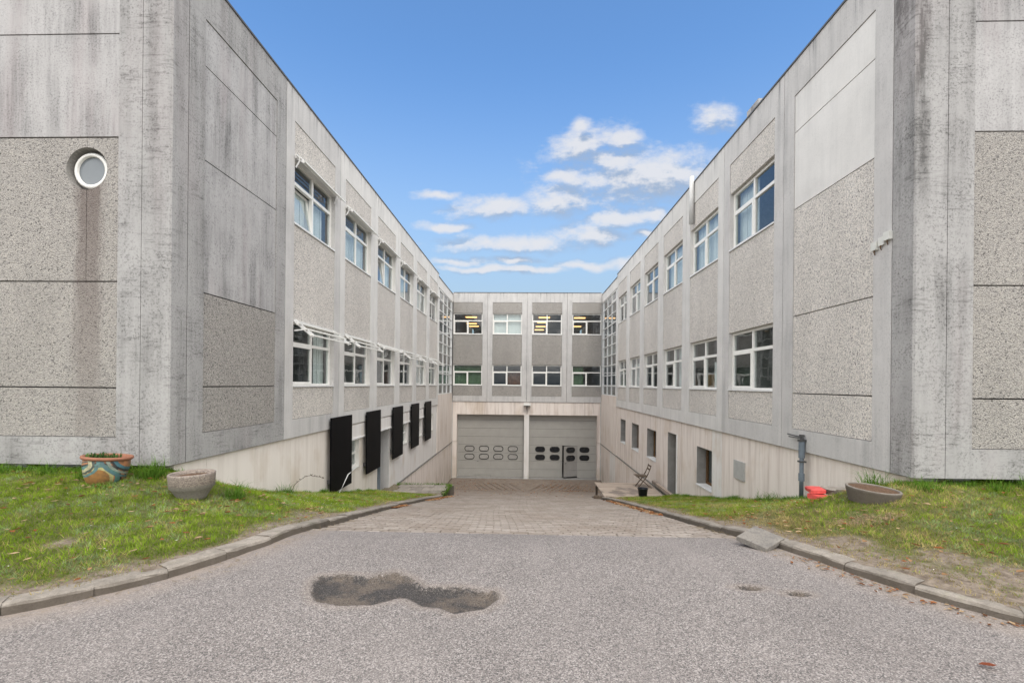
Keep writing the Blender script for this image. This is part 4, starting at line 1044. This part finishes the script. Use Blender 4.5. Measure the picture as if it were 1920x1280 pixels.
def garage(x0, x1, wx0, wx1, ovals, pm, lab, ajar):
    root = put('garage_door', MB().box(0, x1-x0, .60, .62, 0, .01).mesh('garage_door', 'rubber'), FM('B', x0, 0, -4.826), BBd, label=lab)
    yd = .45
    for i in range(len(SEC)-1):
        z1, z0 = SEC[i], SEC[i+1]
        segs = [(x0, x1)] if i < 4 else [(x0, wx0-.006), (wx1+.006, x1)]
        for a, c in segs:
            put('door_section', MB().box(0, c-a, yd, yd+.05, z0+.006, z1-.006).mesh('door_section', 'door_grey'), FM('B', a), root)
    WMx = FM('B', wx1, yd+.0, 0) @ Matrix.Rotation(ajar, 4, 'Z')     # hinged on its right edge
    ww = wx1-wx0
    for i in range(4, 8):
        z1, z0 = SEC[i], SEC[i+1]
        put('wicket_section', MB().box(-ww, -.002, 0, .05, z0+.006+(.12 if i == 7 else 0), z1-.004).mesh('wicket_section', 'door_grey_dark' if ajar else 'door_grey'), WMx, root)
    if not ajar: put('wicket_sill', MB().box(.02, ww-.02, yd-.004, yd+.05, -4.82, -4.71).mesh('wicket_sill', 'door_grey'), FM('B', wx0), root)
    put('wicket_frame', MB().box(-.012, 0, yd-.012, yd-.001, -4.8, -2.6).box(ww, ww+.012, yd-.012, yd-.001, -4.8, -2.6).mesh('wicket_frame', 'door_grey_dark'), FM('B', wx0), root)
    put('handle', MB().tube((-ww+.08, -.05, -3.75), (-ww+.18, -.05, -3.75), .014).tube((-ww+.08, -.05, -3.75), (-ww+.08, 0, -3.75), .014).mesh('handle', 'dark_metal'), WMx, root)
    for cxx in ovals:
        for cz in (-2.875, -3.43):
            inw = wx0 < cxx < wx1
            M_ = FM('B', cxx, yd-.001, cz) if not inw else WMx @ Matrix.Translation((cxx-wx1, -.001, cz))
            put('window_rim', m_ovalring(.70, .39, .045), M_, root); put('pane', m_ovalpane(.63, .32, pm), M_, root)
garage(-4.70, -.065, -3.39, -2.35, [-3.85, -2.84, -1.84, -.83], 'door_pane_pale', 'grey sectional garage door with pale oval panes, fully shut', 0)
garage(.285, 4.94, 2.60, 3.63, [1.07, 2.08, 3.11, 4.13], 'door_pane_dark', 'grey sectional garage door with dark oval panes and its small door ajar', R(24))

# roof and wall fittings
put('roof_pipe', MB().tube((XR-.075, 14.2, 6.6), (XR-.075, 14.2, 8.06), .07, 16).mesh('roof_pipe', 'grey_plate_light', smooth=True), None, RB)
b = MB().box(XR+.04, XR+.32, 10.42, 10.95, 7.5, 8.10)
put('chimney', b.mesh('chimney', 'concrete_weathered'), None, RB)
fl = put('floodlight', MB().box(-.24, .24, -.22, .08, .0, .16).mesh('floodlight', 'white_paint'), (.13, YB-.12, .18), label='small white floodlight fixed above the pillar between the garage doors', cat='floodlight')
put('lens', MB().box(-.19, .19, -.20, .05, -.06, -.001).mesh('lens', 'dark_metal'), (.13, YB-.12, .18), fl)
put('bracket', MB().box(-.03, .03, .02, .17, -.16, -.06).tube((0, .13, -.16), (0, .13, -.60), .012).mesh('bracket', 'dark_metal'), (.13, YB-.12, .18), fl)
for i, (y, z, w_, lb) in enumerate([(6.86, 3.62, .10, 'small cream junction box, lowest and farthest of the three on the right corner'), (6.74, 3.66, .11, 'flat cream junction box between the two others on the right corner'), (6.62, 3.70, .12, 'larger cream junction box nearest the column joint on the right corner')]):
    j = put('junction_box', MB().box(-.05 if i != 1 else -.03, -.002, -w_/2, w_/2-.006, 0, .12).mesh('junction_box', 'pale_box'), (XR, y, z), label=lb, cat='junction box', group='junction boxes on the right corner')
    put('cable', MB().tube((-.03, 0, 0), (-.025, .01, -.03), .009).tube((-.025, .01, -.03), (-.004, .02, -.06), .006).mesh('cable', 'brown_wood'), (XR, y, z), j)

# standpipe on the right wall
sp = put('standpipe', MB().tube((0, 0, -.45), (0, 0, .58), .036, 14).mesh('standpipe', 'steel_blue', smooth=True), (XR-.06, 8.52, 0), label='blue grey drain standpipe on the right basement wall by the red blocks', cat='pipe')
put('sleeve', MB().tube((0, 0, .30), (0, 0, .60), .052, 14).tube((0, 0, -.12), (0, 0, .02), .050, 14).mesh('sleeve', 'steel_blue'), (XR-.06, 8.52, 0), sp)
put('tap', MB().tube((0, 0, .58), (0, 0, .70), .03, 10).tube((0, 0, .68), (-.02, .42, .70), .012, 8).tube((0, 0, .66), (-.02, .38, .655), .010, 8).box(-.03, .03, -.035, .035, .69, .73).mesh('tap', 'dark_metal'), (XR-.06, 8.52, 0), sp)
put('clamp', MB().box(-.05, .058, -.05, .05, .60, .64).box(-.05, .058, -.05, .05, .22, .25).mesh('clamp', 'dark_metal'), (XR-.06, 8.52, 0), sp)

# red blocks and stone
def rough_block(lx, ly, lz, mat, ch=.012, jit=.006, name='block'):
    b = MB(); r = random.Random(int(lx*1000))
    def j(): return r.uniform(-jit, jit)
    for z, ins in ((0, 0), (lz-ch, 0), (lz, ch)):
        for i, k in ((-1, -1), (0, -1.02), (1, -1), (1.01, 0), (1, 1), (0, 1.02), (-1, 1), (-1.01, 0)):
            b.v.append((i*(lx/2-ins)+j(), k*(ly/2-ins)+j(), z+j()*.5))
    b.face(list(range(7, -1, -1)), list(range(16, 24)))
    for q in range(2): b.face(*[[q*8+i, q*8+(i+1) % 8, (q+1)*8+(i+1) % 8, (q+1)*8+i] for i in range(8)])
    return b.mesh(name, mat)
zz = lawnz(1, 4.3, 6.75)
put('red_block', rough_block(.20, .24, .075, 'red_paint'), Matrix.Translation((4.22, 6.62, zz+.01)) @ Matrix.Rotation(R(8), 4, 'Z') @ Matrix.Rotation(R(3), 4, 'X'), label='lower of the two red painted blocks by the standpipe', cat='block', group='red blocks')
put('red_block', rough_block(.19, .25, .06, 'red_paint'), Matrix.Translation((4.23, 6.74, zz+.098)) @ Matrix.Rotation(R(-14), 4, 'Z') @ Matrix.Rotation(R(-4), 4, 'Y'), label='upper red painted block lying on another by the standpipe', cat='block', group='red blocks')
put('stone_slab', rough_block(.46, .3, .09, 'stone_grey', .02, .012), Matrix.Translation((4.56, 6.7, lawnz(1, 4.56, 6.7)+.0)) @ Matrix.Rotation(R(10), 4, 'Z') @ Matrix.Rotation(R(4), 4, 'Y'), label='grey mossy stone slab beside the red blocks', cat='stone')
put('kerb_slab', rough_block(.34, .30, .05, 'slab_concrete', .006, .004), Matrix.Translation((2.42, 4.74, .02)) @ Matrix.Rotation(R(35), 4, 'Z') @ Matrix.Rotation(R(8), 4, 'X') @ Matrix.Rotation(R(-9), 4, 'Y'), label='loose square concrete slab lying across the right kerb', cat='slab')

# pots
M_ = Matrix.Translation((-5.33, 5.68, .36)) @ Matrix.Rotation(math.atan2(5.68, 5.33)-R(0), 4, 'Z') @ Matrix.Rotation(R(3), 4, 'Y')
M_ = Matrix.Translation((-5.42, 5.72, .28)) @ Matrix.Rotation(R(43), 4, 'Z') @ Matrix.Rotation(R(5), 4, 'Y')
M_ = M_ @ Matrix.Diagonal((.76, .76, .90, 1))
pot = put('flower_pot', MB().lathe([(.001, 0), (.21, 0), (.245, .03), (.285, .12), (.31, .22), (.315, .29), (.31, .345)], 56).mesh('flower_pot', 'painted_pot', smooth=True), M_, label='large glazed flower pot painted with green, yellow and orange swirls', cat='flower pot')
put('rim', MB().lathe([(.305, .34), (.335, .345), (.352, .365), (.345, .388), (.32, .392), (.30, .38), (.285, .34), (.28, .30)], 56).mesh('rim', 'terracotta', smooth=True), M_, pot)
put('soil', MB().lathe([(.001, .352), (.15, .348), (.288, .34)], 32).mesh('soil', 'soil', smooth=True), M_, pot)
n = 150; a = rng.uniform(0, 6.28, n); rr = .24*np.sqrt(rng.random(n)); P = np.stack([rr*np.cos(a)-.05, rr*np.sin(a), np.full(n, .345)], 1).astype(np.float32)
blades('seedlings', P, rng.uniform(.03, .12, n), rng.uniform(.012, .03, n), np.array([.07, .13, .04])*rng.uniform(.6, 1.6, (n, 1)), rng.uniform(.2, 1.2, n), kind=None, seg=2, mw=M_, label='low green seedlings growing in the painted pot', cat='plant')
M_ = Matrix.Translation((-4.17, 5.60, lawnz(-1, -4.17, 5.6)-.02)) @ Matrix.Rotation(R(-1), 4, 'Y') @ Matrix.Diagonal((.93, .93, 1.08, 1))
pot = put('concrete_planter', MB().lathe([(.001, 0), (.165, 0), (.175, .03), (.235, .12), (.262, .145), (.272, .275), (.275, .295), (.262, .305), (.243, .297), (.238, .25)], 48).mesh('concrete_planter', 'planter_concrete', smooth=True), M_, label='round exposed aggregate planter tapering to a narrow foot on the left lawn', cat='planter')
put('soil', MB().lathe([(.001, .272), (.12, .275), (.245, .26)], 32).mesh('soil', 'soil', smooth=True), M_, pot)
M_ = Matrix.Translation((4.42, 5.92, lawnz(1, 4.42, 5.92)-.01)) @ Matrix.Diagonal((.92, .92, .78, 1)) @ Matrix.Rotation(R(3.5), 4, 'Y') @ Matrix.Rotation(R(2), 4, 'X')
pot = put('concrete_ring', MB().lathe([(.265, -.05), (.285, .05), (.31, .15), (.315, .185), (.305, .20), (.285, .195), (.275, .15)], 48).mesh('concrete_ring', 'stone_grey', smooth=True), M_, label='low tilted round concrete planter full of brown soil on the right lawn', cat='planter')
put('soil', MB().lathe([(.001, .192), (.15, .188), (.283, .178)], 32).mesh('soil', 'soil', smooth=True), M_, pot)

# weed stem and white rod
def stem(name, pts, r, label):
    b = MB()
    for p, q in zip(pts[:-1], pts[1:]): b.tube(p, q, r, 5, cap=False)
    for p in pts[2:]:
        for _ in range(4):
            d = Vector((random.uniform(-1, 1), random.uniform(-1, 1), random.uniform(-.4, 1)))*.03; b.tube(p, tuple(Vector(p)+d), .004, 4)
    o0 = Vector(pts[0]); b.v = [tuple(Vector(v)-o0) for v in b.v]
    put(name, b.mesh(name, 'old_wood'), tuple(o0), label=label, cat='weed')
stem('dry_weed', [(-4.8, 9.2, -.75)]+[(-4.85+random.uniform(-.03, .03), 9.2+.12*i+random.uniform(-.03, .03), -.78+.30*math.sin(math.pi*min(1, (i/14)**.7)*.93)) for i in range(1, 15)], .005, 'arching dry weed stem with seed heads against the pale left basement wall')
put('white_rod', MB().tube((0, 0, -.02), (.03, .62, .42), .013).tube((.03, .62, .42), (-.04, 1.45, .48), .012).mesh('white_rod', 'white_metal'), (-4.93, 11.9, -1.36), label='bent white rod leaning from the grass up to the basement sill', cat='rod')

# slab patch beside the left wall
path = put('path', None, (-3.9, 16.6, -2.3), kind='structure', label='patch of grey paving slabs beside the left basement door')
for i in range(4):
    for j in range(3):
        x0, y0 = -4.72+i*.44+(.1 if j == 1 else 0), 15.9+j*.46
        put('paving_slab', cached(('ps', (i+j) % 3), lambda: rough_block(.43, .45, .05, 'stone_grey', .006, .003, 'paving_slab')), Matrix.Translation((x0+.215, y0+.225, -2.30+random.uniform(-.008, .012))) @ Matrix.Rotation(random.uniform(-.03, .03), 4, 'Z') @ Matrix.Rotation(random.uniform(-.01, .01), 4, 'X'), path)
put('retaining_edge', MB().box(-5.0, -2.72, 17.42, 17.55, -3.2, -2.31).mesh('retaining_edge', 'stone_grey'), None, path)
n = 900; PX = rng.uniform(-4.9, -2.8, n); PY = 17.35+rng.normal(0, .06, n); q = rng.random(n) < .35; PX[q] = -2.85+rng.normal(0, .08, q.sum()); PY[q] = rng.uniform(15.4, 17.4, q.sum())
blades('edge_weeds', np.stack([PX, PY, np.full(n, -2.3)], 1).astype(np.float32), rng.uniform(.04, .16, n), rng.uniform(.006, .012, n), np.array(GR)*rng.uniform(.6, 1.6, (n, 1)), rng.uniform(.2, 1, n), seg=2, label='weeds round the paving slab patch', cat='weeds')

# wooden deck, chair, bucket
dk = put('wooden_deck', None, (3.8, 16.9, -2.75), label='weathered wooden platform by the right basement door', cat='deck')
nP = 14; dyy = 2.55/nP
for i in range(nP):
    y0 = 15.68+i*dyy
    put('plank', cached('plank', lambda: MB().box(-1.05, 1.05, 0, dyy-.008, 0, .03).mesh('plank', 'deck_wood')), (3.84, y0, -2.29+random.uniform(-.003, .003)), dk)
for y in (15.8, 17.0, 18.1): put('joist', MB().box(-1.0, 1.0, -.03, .03, -.10, 0).mesh('joist', 'old_wood'), (3.84, y, -2.293), dk)
for x in (2.86, 3.8, 4.75):
    for y in (16.35, 18.05): put('post', MB().box(-.04, .04, -.04, .04, -.45, -.10).mesh('post', 'old_wood'), (x, y+.08, -2.293), dk)
put('timber', MB().bar((0, 0, 0), (.75, -.35, .02), .10, .10).mesh('timber', 'old_wood'), (2.45, 16.1, ramp(16)+.05), label='short dark timber lying at the foot of the deck corner', cat='timber')
put('wall_batten', MB().box(XR-.10, XR-.0, 15.75, 18.2, -2.258, -2.14).mesh('wall_batten', 'deck_wood'), None, dk)
ch = put('folding_chair', None, (4.52, 17.45, -2.26), label='dark wooden folding chair standing open on the deck', cat='chair')
def C(name, me): put(name, me, (4.52, 17.45, -2.26), ch)
for sy in (-.19, .19):
    b = MB()
    for p, q in zip([(-.26, sy, 0), (.02, sy, .36), (.13, sy, .55), (.22, sy, .78)], [(.02, sy, .36), (.13, sy, .55), (.22, sy, .78), (.235, sy, .87)]): b.bar(p, q, .022, .036)
    C('back_leg', b.mesh('back_leg', 'old_wood'))
    s2 = sy*.82
    C('front_leg', MB().bar((.27, s2, 0), (-.28, s2, .45), .022, .036).mesh('front_leg', 'old_wood'))
for i in range(6): C('seat_slat', MB().box(-.33+i*.075, -.33+i*.075+.06, -.2, .2, .45, .468).mesh('seat_slat', 'old_wood'))
C('seat_rail', MB().box(-.30, .10, -.185, -.165, .42, .449).box(-.30, .10, .165, .185, .42, .449).mesh('seat_rail', 'old_wood'))
for z, x in ((.83, .215), (.70, .185)): C('back_slat', MB().box(x, x+.018, -.18, .18, z-.03, z+.03).mesh('back_slat', 'old_wood'))
C('stretcher', MB().tube((-.2, -.19, .09), (-.2, .19, .09), .011).tube((.2, -.155, .06), (.2, .155, .06), .011).mesh('stretcher', 'old_wood'))
bk = put('bucket', MB().lathe([(.001, 0), (.13, 0), (.135, .01), (.165, .26), (.178, .265), (.178, .28), (.16, .28), (.155, .25), (.13, .03), (.001, .02)], 32).mesh('bucket', 'bucket_black', smooth=True), (3.98, 15.42, lawnz(1, 3.98, 15.4)), label='black plastic bucket in front of the wooden deck', cat='bucket')
b = MB()
for i in range(10):
    a0, a1 = math.pi*i/10, math.pi*(i+1)/10; b.tube((.17*math.cos(a0), -.06*math.sin(a0), .27-.06*math.sin(a0)), (.17*math.cos(a1), -.06*math.sin(a1), .27-.06*math.sin(a1)), .004, 5)
put('handle', b.mesh('handle', 'dark_metal'), (3.98, 15.42, lawnz(1, 3.98, 15.4)), bk)
put('cardboard_box', MB().box(0, .12, 0, .3, 0, .42).mesh('cardboard_box', 'cardboard'), (XR+.25, 13.45, ZW0+.03), label='brown cardboard box on the inside sill of the second lower right window', cat='box')
